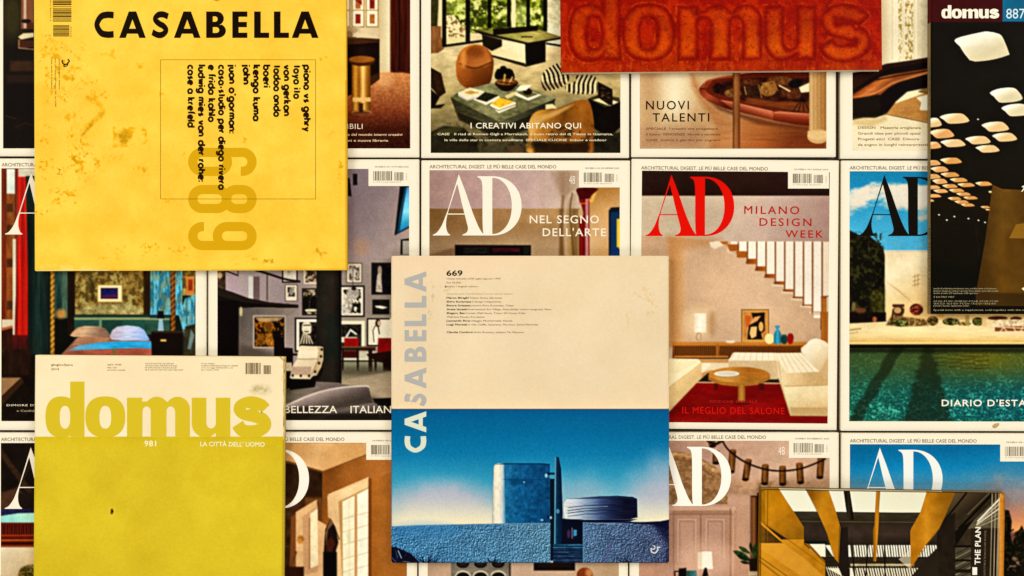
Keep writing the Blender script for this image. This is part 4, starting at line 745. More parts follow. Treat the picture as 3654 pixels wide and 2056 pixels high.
def art_sign():
    m, p = grid_mag('magazine with a white monogram over a mauve and tan wall above a black piano', (1501, 570, 2250, 1537), (1532, 608, 2211, 1502), .001, .008, date='NUMERO 502 NOVEMBRE 2023', seed=7)
    p.Z(*Z5); p.fill(((460, 100), (1500, 330), '#9c8078', '#a58a84', '#b49c94', '#c2ac9a'), (.03, 60))
    p.rect(400, 366, 1860, 1800, ((460, 380), (1500, 690), '#7c5a34', '#8e6c48', '#a5845c', '#b08c60'), 3, (.04, 50)); p.rect(400, 480, 1860, 1800, ((460, 480), (460, 760), '#84623c', '#a08a72', '#b59c80'), 120, a=.55)
    p.poly([(1300, 95), (1520, 95), (1520, 700), (1360, 700), (1380, 500), (1400, 300)], ((1300, 0), (1520, 0), '#b09a8c', '#a0846c', '#b8a28c'), 40, (.04, 20, 300)); p.rect(1375, 366, 1520, 720, ((1375, 0), (1520, 0), '#8c6a44', '#7a5630', '#a58458', '#7c5a34', '#94744c'), 14, (.05, 14, 300))
    p.line([(1495, 240), (1440, 290), (1420, 400), (1425, 690)], 26, '#c9b49c', 20, a=.6, sm=4); p.line([(1470, 260), (1455, 400), (1480, 690)], 10, '#5e4024', 10, a=.7, sm=4); p.line([(1405, 280), (1395, 420), (1390, 690)], 14, '#6e4c2c', 14, a=.6)
    p.rect(1590, 215, 1860, 1800, ((1590, 250), (1800, 690), '#a8783f', '#c09868', '#c2a078', '#b08a5c'), 6, (.02, 60)); p.line([(1540, 325), (1610, 310), (1640, 220)], 20, '#d6a860', 12)
    p.poly([(1505, 222), (1650, 222), (1610, 270), (1580, 310), (1530, 330), (1515, 280)], '#5a0a0c', 5, (.08, 30), sm=3); p.poly([(1520, 300), (1592, 295), (1592, 1800), (1525, 1800), (1518, 400), (1545, 380)], ((1518, 0), (1592, 0), '#6a0d0c', '#9c1a14', '#6a0d0c', '#c89090', '#7a1a18'), 5, (.06, 10, 120)); p.line([(1520, 330), (1560, 330), (1590, 300)], 8, '#d0703c', 5); p.ell(1530, 400, 18, 34, '#b8946c', 8)
    p.poly([(1728, 380), (1745, 358), (1860, 352), (1860, 1800), (1730, 1800)], '#1a222c', 4); p.rect(1742, 390, 1800, 1800, '#1d3c5c', 8); p.poly([(1785, 440), (1860, 430), (1860, 690), (1785, 640)], '#d2b23c', 5); p.rect(1738, 640, 1800, 1800, '#1a3a6a', 8)
    p.poly([(640, 622), (1178, 625), (1178, 720), (640, 720)], '#140c0c', 4); p.rect(700, 640, 870, 682, '#25201c', 8, (.12, 30, 8)); p.rect(905, 645, 1100, 672, '#4a1420', 8, (.2, 30, 6)); p.line([(880, 630), (880, 690)], 6, '#3a1c1c', 3); p.rect(1125, 632, 1170, 690, '#232418', 5); p.poly([(460, 690), (640, 640), (640, 720), (460, 720)], '#6a4a34', 20, a=.6)
    m.photo(p); m.monogram(1300 + 1112 * K, 560 + 556 * K, '#f4ecdc'); m.Z(*Z5)
    m.text('headline', 'NEL SEGNO', 1170, 469, 54, 488, '#f0e6d2', .012, 1.15); m.text('headline', "DELL'ARTE", 1262, 560, 54, 446, '#f0e6d2', .012, 1.15); m.text('anniversary_mark', '48', 1448, 192, 58, 42, '#e6dccc', -.006, 1.0)
    return m.finish()
art_sign()

def white_sofa():
    m, p = grid_mag('magazine with a red monogram, floating staircase and white sofa on red carpet', (2249, 567, 2993, 1535), (2287, 612, 2957, 1509), .0085, .0083, date='NUMERO 506 APRILE 2024', seed=11)
    p.Z(*Z6); p.fill('#b9a48c', (.02, 80))
    p.rect(-200, 80, 1260, 276, '#2e1710', 3, (.03, 90)); p.rect(-200, 276, 1260, 640, ((-130, 300), (1200, 560), '#b9a890', '#bcaa94', '#b8a294', '#a5877c'), 3, (.02, 60))
    p.rect(340, 601, 1260, 660, '#b09880', 4)
    p.Z(*ZB); wall = lambda x, y: np.clip(rgb('#bd9f82') + (sstep(0, 1, np.exp(-((x - 620) / 480) ** 2 - ((y - 400) / 420) ** 2))[..., None] - .4) * np.array([.08, .085, .08]), 0, 1)
    p.poly([(-200, 0), (420, 44), (1190, 48), (1190, 820), (-200, 820)], wall, 3, (.02, 60)); p.rect(20, 20, 140, 820, ((20, 0), (140, 0), '#a87440', '#b98c5c', '#c4a07a'), 40, a=.8); p.ell(230, 640, 110, 110, '#ddc49c', 90, a=.7); p.poly([(0, 0), (400, 30), (300, 80), (160, 100), (0, 130)], '#b0845a', 50, a=.7); p.ell(330, 650, 30, 90, '#9a7450', 40, a=.5)
    p.poly([(310, 50), (400, 40), (420, 70), (350, 100), (320, 80)], '#e0d2bc', 12, a=.9)
    p.poly([(590, 48), (1190, 48), (1190, 560), (1070, 560)], '#c9ad92', 10, a=.6)
    st = [(525, 45, 118), (592, 45, 172), (660, 45, 228), (728, 45, 284), (798, 45, 338), (866, 45, 396), (936, 45, 450), (1004, 45, 508), (1072, 45, 560)]
    for i, (x, y0, y1) in enumerate(st):
        p.rect(x + 6, y0, x + 62 if i < 8 else x + 58, y1 - 2, '#ece2d2', 2, (.02, 40))
    p.rect(468, 45, 525, 66, '#e8dccb', 4); p.rect(1146, 48, 1190, 440, '#e2d2bc', 4)
    for i, (x, y0, y1) in enumerate(st):
        h = max(46 - i * 5, 6); p.poly([(x - 14 - i, y1 + h - 4), (x - 6 - i, y1), (x + 62, y1), (x + 60, y1 + h)], ((x, 0), (x + 60, 0), '#8a4a1c', '#b06a30'), 3)
        if i > 3: p.line([(x - 20, y1 + h), (x + 50, y1 + h + 6)], 14, '#e9ddc8', 10, a=.6)
    p.poly([(385, 44), (445, 44), (445, 66), (410, 68)], '#a8682e', 3); p.poly([(440, 66), (528, 66), (528, 112), (462, 118)], '#a4602a', 3); p.poly([(505, 118), (585, 118), (585, 162), (520, 166)], '#a4602a', 3); p.poly([(435, 90), (520, 170), (500, 150), (440, 120)], '#d8c4aa', 8, a=.6)
    for x, y1 in ((522, 118), (590, 176), (658, 232), (726, 286), (794, 342), (863, 396), (933, 458), (1000, 520), (1066, 576), (1138, 600)): p.rect(x - 4, 48, x + 4, y1, '#7c5030', 2)
    p.rect(1078, 584, 1128, 606, '#ece0cc', 6); p.rect(1130, 448, 1172, 800, ((1130, 0), (1172, 0), '#8c5426', '#b87c40', '#a06830'), 3, (.1, 8, 300)); p.poly([(1130, 460), (1150, 446), (1190, 444), (1185, 460)], '#8a4c20', 3); p.rect(1172, 450, 1190, 800, '#cdb9a0', 5); p.poly([(1128, 565), (1185, 560), (1180, 800), (1140, 800)], '#a4682e', 4, (.1, 8, 300)); p.line([(1128, 570), (1128, 690)], 4, '#5c3414', 3)
    # lamp, picture, vases, sideboard
    p.rect(198, 574, 286, 712, ((198, 0), (286, 0), '#d9cbb0', '#f4ecda', '#e6dac2'), 6, (.04, 30, 16)); p.line([(230, 712), (215, 745), (228, 775)], 4, '#8a6a48', 3, sm=4); p.line([(240, 712), (250, 745), (240, 775)], 4, '#9a7a58', 3, sm=4)
    p.rect(545, 543, 748, 792, '#7a4a1c', 3); p.rect(551, 549, 742, 786, '#c09450', 3); p.rect(562, 562, 730, 766, '#b8824c', 3, (.1, 30))
    p.poly([(620, 570), (716, 566), (716, 700), (690, 720), (700, 764), (590, 764), (600, 660), (640, 640)], '#241710', 4); p.poly([(615, 672), (660, 668), (655, 740), (620, 758), (605, 720)], '#d0ab74', 4); p.poly([(640, 600), (690, 590), (660, 630), (610, 650)], '#c8935a', 5); p.ell(690, 670, 18, 36, '#c49a5c', 5); p.poly([(575, 590), (620, 590), (605, 660), (580, 680)], '#b4602c', 8)
    p.rect(40, 785, 1030, 905, ((0, 785), (0, 905), '#a0642e', '#8a4e20', '#5c3012'), 3, (.05, 120, 6)); p.rect(40, 782, 1020, 806, '#b27838', 3)
    def reed(x, y): a = (.5 + .5 * np.sin(x / 2.4))[..., None]; return rgb('#4a2610') * a + rgb('#8c5626') * (1 - a)
    p.rect(52, 812, 358, 880, reed, 3); p.rect(384, 814, 980, 880, reed, 3); p.rect(362, 800, 378, 904, '#9a6430', 3); p.rect(52, 884, 450, 900, '#b47c40', 3); p.rect(60, 898, 450, 912, '#3a1c0c', 4); p.ell(465, 780, 34, 10, '#d8c8b0', 5)
    p.ell(752, 758, 34, 38, '#e4d29c', 4); p.poly([(792, 664), (828, 664), (820, 690), (836, 720), (836, 792), (786, 792), (786, 720), (802, 690)], ((786, 0), (836, 0), '#2a6a80', '#4a9cae', '#2c6476'), 4, sm=2); p.ell(860, 764, 26, 34, '#1f4440', 4); p.rect(842, 728, 876, 742, '#2a5450', 3); p.poly([(892, 722), (918, 722), (930, 750), (918, 794), (892, 794), (880, 755)], '#9c1a14', 4, sm=3)
    # floor, carpet, sofas, table
    p.poly([(0, 905), (460, 905), (460, 980), (830, 1050), (830, 1100), (0, 1100)], '#b98c5c', 5, (.04, 80)); p.poly([(250, 935), (460, 935), (450, 985), (310, 990), (250, 1010)], '#dac6a4', 10)
    p.poly([(240, 1062), (300, 1010), (820, 1050), (830, 1086), (220, 1080)], '#2e1c10', 5)
    p.poly([(215, 1082), (840, 1088), (870, 1200), (905, 1322), (1190, 1322), (1190, 1390), (-60, 1390), (-60, 1340), (20, 1290)], ((500, 1090), (560, 1390), '#8a0e0c', '#7e0c0a', '#97100e', '#860c0a'), 4, (.06, 90, 30)); p.line([(220, 1078), (838, 1086)], 8, '#d8b490', 4)
    p.poly([(-80, 900), (230, 908), (252, 930), (255, 1045), (20, 1285), (-80, 1340)], ((20, 950), (240, 1180), '#dcc49a', '#d0b486', '#ba9668'), 5, (.03, 60)); p.poly([(-80, 930), (60, 908), (230, 908), (250, 935), (190, 985), (20, 1110), (-80, 1180)], '#e9dab6', 6)
    for i in range(7): p.line([(10 + i * 36, 912 + (i % 2) * 2), (-60 + i * 22, 1010)], 5, '#c8b084', 6, a=.7)
    p.poly([(255, 940), (310, 936), (325, 950), (255, 1010)], '#e6d8ba', 5); p.line([(20, 1110), (190, 985), (250, 938)], 6, '#b99c6c', 8, a=.7)
    p.poly([(445, 935), (480, 865), (500, 858), (800, 862), (815, 920), (815, 1056), (740, 1056), (460, 968)], '#c9b08a', 4, (.03, 40)); p.poly([(450, 918), (490, 862), (800, 862), (818, 918)], '#ece0c6', 5)
    for i in range(8): p.line([(492 + i * 42, 864), (470 + i * 46, 916)], 6, '#c8b592', 6, a=.75)
    p.poly([(800, 864), (985, 862), (1130, 1000), (1185, 1000), (1185, 1325), (905, 1322), (865, 1200), (840, 1120), (818, 1050)], ((820, 1000), (1180, 1180), '#dfcca6', '#c8ac80', '#b8986a'), 4, (.03, 50)); p.poly([(802, 864), (985, 862), (1125, 1000), (880, 1010), (820, 920)], '#e9dcc0', 6)
    for i in range(6): p.line([(830 + i * 32, 868), (890 + i * 48, 1004)], 6, '#c6b28c', 6, a=.75)
    p.poly([(860, 1108), (1185, 1098), (1185, 1325), (905, 1322), (868, 1200)], ((870, 1100), (900, 1320), '#e2d2ae', '#d9c69e', '#c0a274'), 5, (.03, 50)); p.line([(862, 1108), (1185, 1100)], 6, '#a88a5c', 6, a=.8); p.poly([(900, 1262), (1185, 1262), (1185, 1325), (910, 1322)], '#b4946a', 6); p.line([(820, 925), (835, 1080), (905, 1320)], 6, '#a88c64', 8, a=.7)
    p.poly([(985, 855), (1020, 800), (1060, 765), (1110, 760), (1185, 800), (1185, 900), (1150, 950), (1120, 1000)], ((1000, 780), (1160, 960), '#f0e8d4', '#e2d4b6', '#cdb48c'), 4, (.02, 50), sm=3); p.poly([(1120, 1000), (1190, 880), (1190, 1060), (1150, 1050)], '#c4a67c', 5)
    p.ell(530, 1038, 226, 68, '#7a4a1e', 4); p.ell(530, 1026, 226, 62, ((310, 0), (750, 0), '#b87c38', '#c88e4a', '#a46a2a', '#b4783a'), 4, (.06, 120, 10)); p.poly([(304, 1036), (304, 1062), (400, 1098), (530, 1110), (660, 1098), (756, 1056), (756, 1030), (660, 1070), (530, 1084), (400, 1072)], '#a06a30', 4, (.04, 60))
    p.rect(520, 1100, 574, 1225, ((520, 0), (574, 0), '#8c5420', '#b87c3c', '#8a5224'), 5); p.rect(345, 1090, 372, 1135, '#4a1810', 12, a=.8); p.rect(676, 1085, 712, 1135, '#4a1810', 12, a=.8); p.ell(550, 1230, 60, 16, '#5c0c08', 14, a=.6)
    p.ell(438, 1020, 94, 24, '#9a8668', 4); p.ell(438, 1015, 92, 20, '#e6dcc8', 4); p.ell(438, 1015, 70, 13, '#cfc2aa', 6)
    m.photo(p); m.monogram(2354 + 527 * K, 560 + 560 * K, '#dc1a10'); m.Z(*Z6)
    for t, x, y, h, w_ in (('MILANO', 598, 402, 54, 388), ('DESIGN', 706, 487, 53, 366), ('WEEK', 890, 570, 51, 264)): m.text('headline', t, x, y, h, w_, '#b81c14', .012, 1.3)
    m.Z(*Z9); m.text('headline#2', 'EDIZIONE SPECIALE', 356, 222, 17, 332, '#c0302c', .004, 1.2, res=2); m.text('headline#3', 'IL MEGLIO DEL SALONE', 160, 298, 46, 722, '#d02018', .01, 1.12)
    return m.finish()
white_sofa()

def pool():
    m, p = grid_mag('magazine with a dark turquoise swimming pool and white wall under a blue sky', (3001, 571, 3752, 1541), (3031, 612, 3714, 1504), .002, .008, notch=False)
    p.Z(*Z6)
    def sky(x, y):
        t = np.clip((y - 100) / 580, 0, 1)[..., None]; c = rgb('#2283ac') * (1 - t) + rgb('#5aaac8') * t
        q = fbm(x / 170, y / 90, 101, 5, .55) + .42 * np.exp(-((y - 300) / 110) ** 2) - .30 * np.exp(-((y - 110) / 70) ** 2) - .16 * np.exp(-((y - 480) / 90) ** 2) + .10 * sstep(1500, 1900, x) * np.exp(-((y - 260) / 90) ** 2)
        a = sstep(.56, .82, q)[..., None]; return c * (1 - a) + (rgb('#d6d2c4') - .10 * sstep(300, 420, y)[..., None]) * a
    p.fill(sky); p.rect(1300, 40, 2800, 700, sky)
    p.poly([(1586, 668), (1872, 668), (2800, 660), (2800, 1160), (1590, 1160)], ((1590, 680), (1860, 1100), '#d9c9a8', '#e6dab8', '#e0c898', '#d2b078'), 4, (.04, 60)); p.rect(1570, 660, 2800, 674, '#c8c4b0', 6)
    for i in range(4): p.line([(1600 + 30 * i, 880 + 20 * i), (1740 + 20 * i, 990 + 18 * i)], 5, '#c2a476', 10, a=.6)
    for y in (840, 870, 900): p.line([(1790, y + 10), (1840, y - 5)], 5, '#a4885c', 5)
    for x in (1805, 1825): p.line([(x, 830), (x, 915)], 5, '#a4885c', 5)
    def leaf(x, y):
        q = fbm(x / 26, y / 26, 111, 5, .6); a = sstep(.48, .72, q)[..., None]; return rgb('#120f07') * (1 - a) + rgb('#3c3a16') * a
    p.poly([(1300, 540), (1350, 520), (1420, 560), (1470, 545), (1520, 590), (1580, 640), (1592, 700), (1590, 1170), (1300, 1170)], leaf, 10); p.stain((1345, 520, 1600, 700), '#2c2c10', 18, .5, .9, 13, .08, .2); p.poly([(1480, 960), (1590, 920), (1590, 1140), (1500, 1130)], '#4a4618', 30, (.3, 20), .8); p.rect(1345, 1100, 1600, 1180, '#1c110a', 10, (.1, 20)); p.ell(1420, 1085, 40, 20, '#7a4a2a', 14, a=.8); p.ell(1370, 1060, 14, 36, '#9a8058', 10, a=.6); p.ell(1520, 1150, 16, 20, '#a4643c', 8)
    p.poly([(1300, 1180), (1600, 1165), (2800, 1140), (2800, 1330), (1300, 1312)], ((1340, 1180), (1340, 1312), '#e2cf9e', '#e9d7a8', '#e4cd98', '#c8a868'), 5, (.05, 120, 16)); p.line([(1345, 1225), (1420, 1215)], 10, '#a58a58', 8); p.line([(1345, 1250), (1400, 1240)], 6, '#b89c68', 8)
    def shrub(cx, cy, rx, ry, c1, c2, sd):
        f = lambda x, y: (lambda a: rgb(c1) * (1 - a) + rgb(c2) * a)(sstep(.4, .62, fbm(x / 14, y / 12, sd, 4, .6))[..., None]); p.ell(cx, cy, rx, ry, f, 6)
    p.poly([(1600, 1190), (1640, 1120), (1660, 1060), (1730, 1070), (1720, 1130), (1880, 1150), (1900, 1195), (1700, 1200)], '#7c6038', 14, (.3, 16)); p.ell(1690, 1090, 40, 34, '#4a301c', 6); p.ell(1682, 1085, 26, 22, '#b49064', 6); p.rect(1645, 1042, 1730, 1062, '#5c3a28', 6); p.line([(1650, 1080), (1640, 1180)], 10, '#4a3420', 6)
    shrub(1815, 1080, 48, 42, '#4c1f14', '#a05438', 121); shrub(1700, 1175, 60, 24, '#3a3c14', '#94905a', 122); shrub(1830, 1170, 70, 26, '#6a5028', '#b49464', 123); shrub(1930, 1160, 40, 34, '#3c2c14', '#8a7240', 124); shrub(2060, 1165, 60, 26, '#2c2c10', '#88804a', 125); shrub(2250, 1165, 40, 30, '#23260c', '#7c7840', 126); shrub(2150, 1180, 50, 14, '#5c4020', '#b8945c', 127)
    p.rect(1960, 1100, 2010, 1135, '#c09c60', 6); p.rect(2160, 1120, 2190, 1195, '#a49058', 6); p.rect(2280, 1130, 2310, 1200, '#d9b884', 6); p.ell(2390, 1140, 70, 14, '#5c2c1c', 8); p.ell(2520, 1145, 40, 16, '#5c2c1c', 8)
    p.poly([(2345, 1170), (2400, 1150), (2800, 1150), (2800, 1190), (2370, 1200)], '#e6cfa8', 5, (.3, 16, 8)); p.poly([(2370, 1200), (2800, 1192), (2800, 1225), (2370, 1235)], '#8a5638', 5)
    for a, b in (((2352, 1190), (2362, 1258)), ((2362, 1256), (2800, 1262)), ((2400, 1250), (2430, 1205)), ((2430, 1205), (2470, 1252)), ((2500, 1205), (2530, 1255)), ((2352, 1200), (2800, 1225)), ((2540, 1260), (2570, 1200))): p.line([a, b], 7, '#f0d4ac', 4)
    p.poly([(1300, 1310), (2800, 1310), (2800, 1326), (1300, 1330)], '#e4c884', 3); p.poly([(1300, 1326), (2800, 1324), (2800, 1352), (1300, 1356)], '#150f07', 4)
    def water(x, y):
        u = x + 26 * (fbm(x / 60, y / 40, 131, 3) - .5); v = y * 1.7 + 40 * (fbm(x / 40, y / 30, 132, 3) - .5)
        q = np.abs(fbm(u / 46, v / 34, 133, 3, .5) - .5) * 2; q2 = np.abs(fbm(u / 22, v / 19, 137, 2, .5) - .5) * 2; ca = np.clip((1 - sstep(.0, .10, q)) + .28 * (1 - sstep(.01, .2, q2)), 0, 1)[..., None]
        d = np.clip((y - 1340) / 760, 0, 1); r = np.clip((x - 1340) / 1300, 0, 1)
        top = rgb('#4c6a3c') * (1 - r[..., None] * .5) + rgb('#6e6c24') * r[..., None] * .5; bot = rgb('#24705f') * (1 - r[..., None]) + rgb('#12646c') * r[..., None]
        c = top * (1 - sstep(.1, .5, d)[..., None]) + bot * sstep(.1, .5, d)[..., None]
        yy = y - 1340; b1 = sstep(60, 30, np.abs(x - (1690 - .60 * yy + 6 * np.sin(y / 26)))); l_ = 1868 - .27 * yy; r_ = 1925 + .26 * yy
        wv = 7 * np.sin(y / 17) + 8 * np.sin(y / 7.3 + x / 40); b2 = sstep(-24, 24, x + wv - l_) * sstep(-24, 24, r_ - x - wv)
        gold = (np.exp(-((x - 2260) / 260) ** 2) * np.exp(-((y - 1420) / 90) ** 2))[..., None]; c = c * (1 - gold * .7) + rgb('#857a20') * gold * .7
        dk = np.clip(np.maximum(b1 * .85, b2 * .9), 0, 1)[..., None]; c = c * (1 - dk * .62) + rgb('#262e14') * dk * .5
        lit = ca * (1 - dk * .75) * (.18 + .62 * sstep(.2, .6, d))[..., None]; return np.clip(c * .8 + lit * np.array([.30, .50, .42]), 0, 1)
    p.poly([(1300, 1352), (2800, 1350), (2800, 2500), (1300, 2500)], water, 4); p.rect(1300, 1352, 2800, 1385, '#1c1c0c', 24, a=.7)
    for i in range(16): p.line([(1950 + (i % 4) * 90, 1395 + i * 7), (2030 + (i % 4) * 100, 1385 + i * 7 + (i % 3) * 6)], 5, '#241f0c', 5, a=.6)
    m.photo(p); m.monogram(2354 + 2032 * K, 560 + 560 * K, '#171008'); m.Z(*Z9); m.text('headline', "DIARIO D'ESTATE", 1995, 246, 44, 690, '#f6f0de', .022, 1.15)
    m.Z(0, 0, 1); m.lay = 2; m.shape('coffee_stain', [(q[0], q[1]) for q in smooth([(3540, 1522), (3550, 1512), (3566, 1511), (3562, 1521), (3550, 1529)], 4)], '#b49a74'); m.lay = 3
    return m.finish()
pool()

# ================================================================== bottom row of the grid
def red_slats():
    m, p = grid_mag('magazine strip with dark beams and red brown slats left of the mustard cover', (-25, 1543, 737, 2513), (3, 1581, 700, 2476), t=.0078, notch=False)
    p.Z(*Z7); p.fill('#1a100b', (.05, 60)); p.line([(-20, 640), (110, 820), (215, 960)], 34, '#3a2516', 14, (.1, 20)); p.line([(60, 1000), (215, 700)], 22, '#2c1c10', 12); p.poly([(0, 930), (100, 900), (215, 980), (215, 1060), (0, 1040)], '#4a3020', 20, (.08, 40)); p.rect(100, 930, 215, 1050, '#241812', 14)
    p.poly([(0, 1030), (60, 1030), (215, 1030), (215, 1062), (100, 1062), (0, 1078)], '#262448', 6, (.1, 20)); p.poly([(0, 1075), (110, 1058), (400, 1050), (400, 1117), (0, 1117)], ((0, 0), (215, 0), '#86b8b0', '#a8ccb8'), 5, (.05, 40))
    def sl(x, y): a = sstep(.3, .7, .5 + .5 * np.sin(x / 2.3))[..., None]; return rgb('#2a0c06') * a + rgb('#7a2818') * (1 - a)
    p.rect(0, 1117, 1400, 1190, sl, 4); p.rect(0, 1117, 1400, 1128, '#6a1c10', 4); p.rect(0, 1186, 1400, 1268, '#5c1a0c', 5, (.06, 40)); p.line([(0, 1196), (1400, 1190)], 8, '#9a3c1c', 4); p.line([(0, 1226), (1400, 1220)], 7, '#c0602c', 4); p.line([(0, 1245), (1400, 1240)], 6, '#2a0c06', 4); p.line([(0, 1262), (1400, 1258)], 7, '#a04a24', 4)
    p.rect(0, 1268, 1400, 2300, ((0, 1270), (215, 1450), '#d0bfa4', '#c9b593', '#b89c74'), 4, (.03, 60)); p.ell(175, 1425, 55, 40, '#5a4c20', 16, (.4, 14)); p.ell(135, 1440, 24, 20, '#6c5828', 10, (.4, 10)); p.ell(190, 1395, 30, 20, '#6c5c30', 12, (.4, 12), .8)
    m.photo(p); m.monogram(334, 1225 + 1030 * Z7[2], '#f2ead8'); return m.finish()
red_slats()

def tall_window():
    m, p = grid_mag('magazine with a tall pale window and brown walls right of the mustard cover', (740, 1541, 1489, 2511), (776, 1580, 1452, 2474), .002, .0085, date='NUMERO 499 LUGLIO 2023', seed=15)
    p.Z(*Z7); p.fill('#a86c38', (.03, 60)); p.rect(1340, 620, 2000, 2200, '#4a2814', 4, (.08, 50)); p.poly([(1340, 620), (2540, 620), (2400, 650), (2005, 798), (1880, 760), (1340, 690)], ((1800, 640), (2100, 790), '#b08450', '#cca474', '#bd9260'), 4, (.03, 60)); p.poly([(1340, 690), (1800, 735), (2005, 798), (2005, 1000), (1900, 960), (1340, 960)], '#38200f', 4, (.08, 40))
    p.line([(1340, 700), (1800, 742), (2005, 800)], 12, '#6c4424', 5); p.line([(2005, 800), (2400, 648), (2600, 560)], 8, '#7a4c24', 5)
    p.poly([(2005, 802), (2540, 610), (2560, 2200), (2000, 2200)], ((2005, 900), (2430, 1100), '#7c4a20', '#9c6430', '#aa6e3a', '#9c6030'), 4, (.04, 80)); p.rect(1900, 960, 2005, 1500, '#6e4522', 20, (.05, 30))
    p.poly([(1340, 1030), (1850, 1040), (1840, 2200), (1340, 2200)], '#4a2c16', 10, (.16, 40)); p.poly([(1810, 1080), (1842, 1060), (1850, 1400), (1800, 1440)], '#7c4a26', 10); p.poly([(1840, 1050), (1970, 972), (1975, 1100), (2030, 1130), (2010, 1500), (1840, 1500)], '#c9a478', 6, (.05, 40)); p.poly([(1880, 1080), (1975, 1010), (1978, 1420), (1890, 1440)], '#b8906a', 6); p.poly([(1930, 1060), (1975, 1030), (1978, 1380), (1930, 1400)], '#e2d0ac', 6, (.06, 20)); p.line([(1925, 1090), (1925, 1400)], 9, '#9c744c', 4)
    p.ell(1870, 1220, 22, 26, '#a8763c', 16, (.2, 10)); p.line([(1840, 1300), (1800, 1420)], 14, '#6a4424', 8); p.rect(1340, 1390, 1890, 2200, '#3a1a0c', 10)
    p.poly([(2040, 940), (2292, 832), (2292, 880), (2050, 985)], '#d6b488', 5); p.poly([(2036, 950), (2292, 850), (2292, 2200), (2070, 2200), (2060, 1100), (2040, 1080)], ((2040, 0), (2292, 0), '#c8a478', '#e0c69a', '#d8ba8c'), 5, (.04, 40)); p.poly([(2105, 985), (2292, 895), (2292, 1500), (2130, 1500)], '#b48c5c', 8)
    p.poly([(2130, 985), (2205, 948), (2205, 2200), (2138, 2200)], '#ede4c6', 4, (.05, 30)); p.poly([(2222, 940), (2290, 905), (2290, 2200), (2222, 2200)], '#f2ead2', 4, (.05, 30)); p.line([(2213, 945), (2213, 1500)], 12, '#c29468', 4)
    for y in (1080, 1160, 1240, 1330, 1410):
        p.line([(2135, y + 14), (2205, y - 8)], 3, '#b09c74', 3); p.line([(2222, y - 10), (2290, y - 30)], 3, '#b09c74', 3)
    p.line([(2170, 970), (2174, 1500)], 3, '#c4b48c', 4, a=.7); p.poly([(2160, 1180), (2180, 1160), (2180, 1240), (2160, 1250)], '#c8c4a0', 8, a=.7)
    p.poly([(2020, 1500), (2012, 1320), (2022, 1160), (2055, 1090), (2085, 1140), (2105, 1240), (2090, 1290), (2095, 1500)], '#2c1a10', 5, (.06, 20)); p.poly([(2030, 1230), (2060, 1200), (2085, 1250), (2060, 1300), (2030, 1290)], '#5c2c1a', 8, a=.7); p.poly([(2022, 1180), (2055, 1092), (2075, 1120), (2040, 1160), (2028, 1260)], '#8c6c4a', 8, a=.8); p.line([(2085, 1150), (2110, 1220)], 5, '#3a2412', 3); p.rect(2010, 1300, 2095, 2200, '#150d08', 10)
    p.poly([(2292, 850), (2560, 760), (2560, 2200), (2292, 2200)], '#a0662f', 6, (.03, 60)); p.rect(2292, 840, 2310, 2200, '#7c4a20', 8)
    m.photo(p); m.monogram(1922 * Z7[2], 1225 + 1028 * Z7[2], '#f6f0e2'); return m.finish()
tall_window()

def metal_holes():
    m, p = grid_mag('magazine strip with a perforated metal panel sticking out below the beige cover', (1492, 1541, 2243, 2511), (1526, 1580, 2208, 2474), t=.008, seed=19)
    p.Z(*Z8); p.fill('#b09680', (.03, 60)); p.rect(440, 1200, 1900, 1600, ((450, 0), (1800, 0), '#b0947c', '#b79c86', '#bfa48c', '#b49878'), 4, (.03, 50)); p.rect(612, 1200, 1030, 2200, '#7c7264', 4, (.08, 60, 20)); p.rect(1024, 1200, 1036, 2200, '#3a322a', 4)
    for y in (1350, 1450, 1550):
        for x in (697, 822, 947): p.ell(x, y, 54, 40, '#cfc4ac', 5); p.ell(x, y + 6, 48, 36, '#1c130e', 6); p.ell(x, y + 14, 30, 14, '#3a2a20', 12)
    p.rect(1198, 1300, 1490, 1410, '#1c0e0a', 3); p.rect(1225, 1300, 1468, 1386, '#2c1812', 4); p.ell(1560, 1440, 58, 52, '#8a4420', 5, (.08, 30)); p.ell(1590, 1425, 26, 30, '#d0a070', 24, a=.7)
    m.photo(p); return m.finish()
metal_holes()

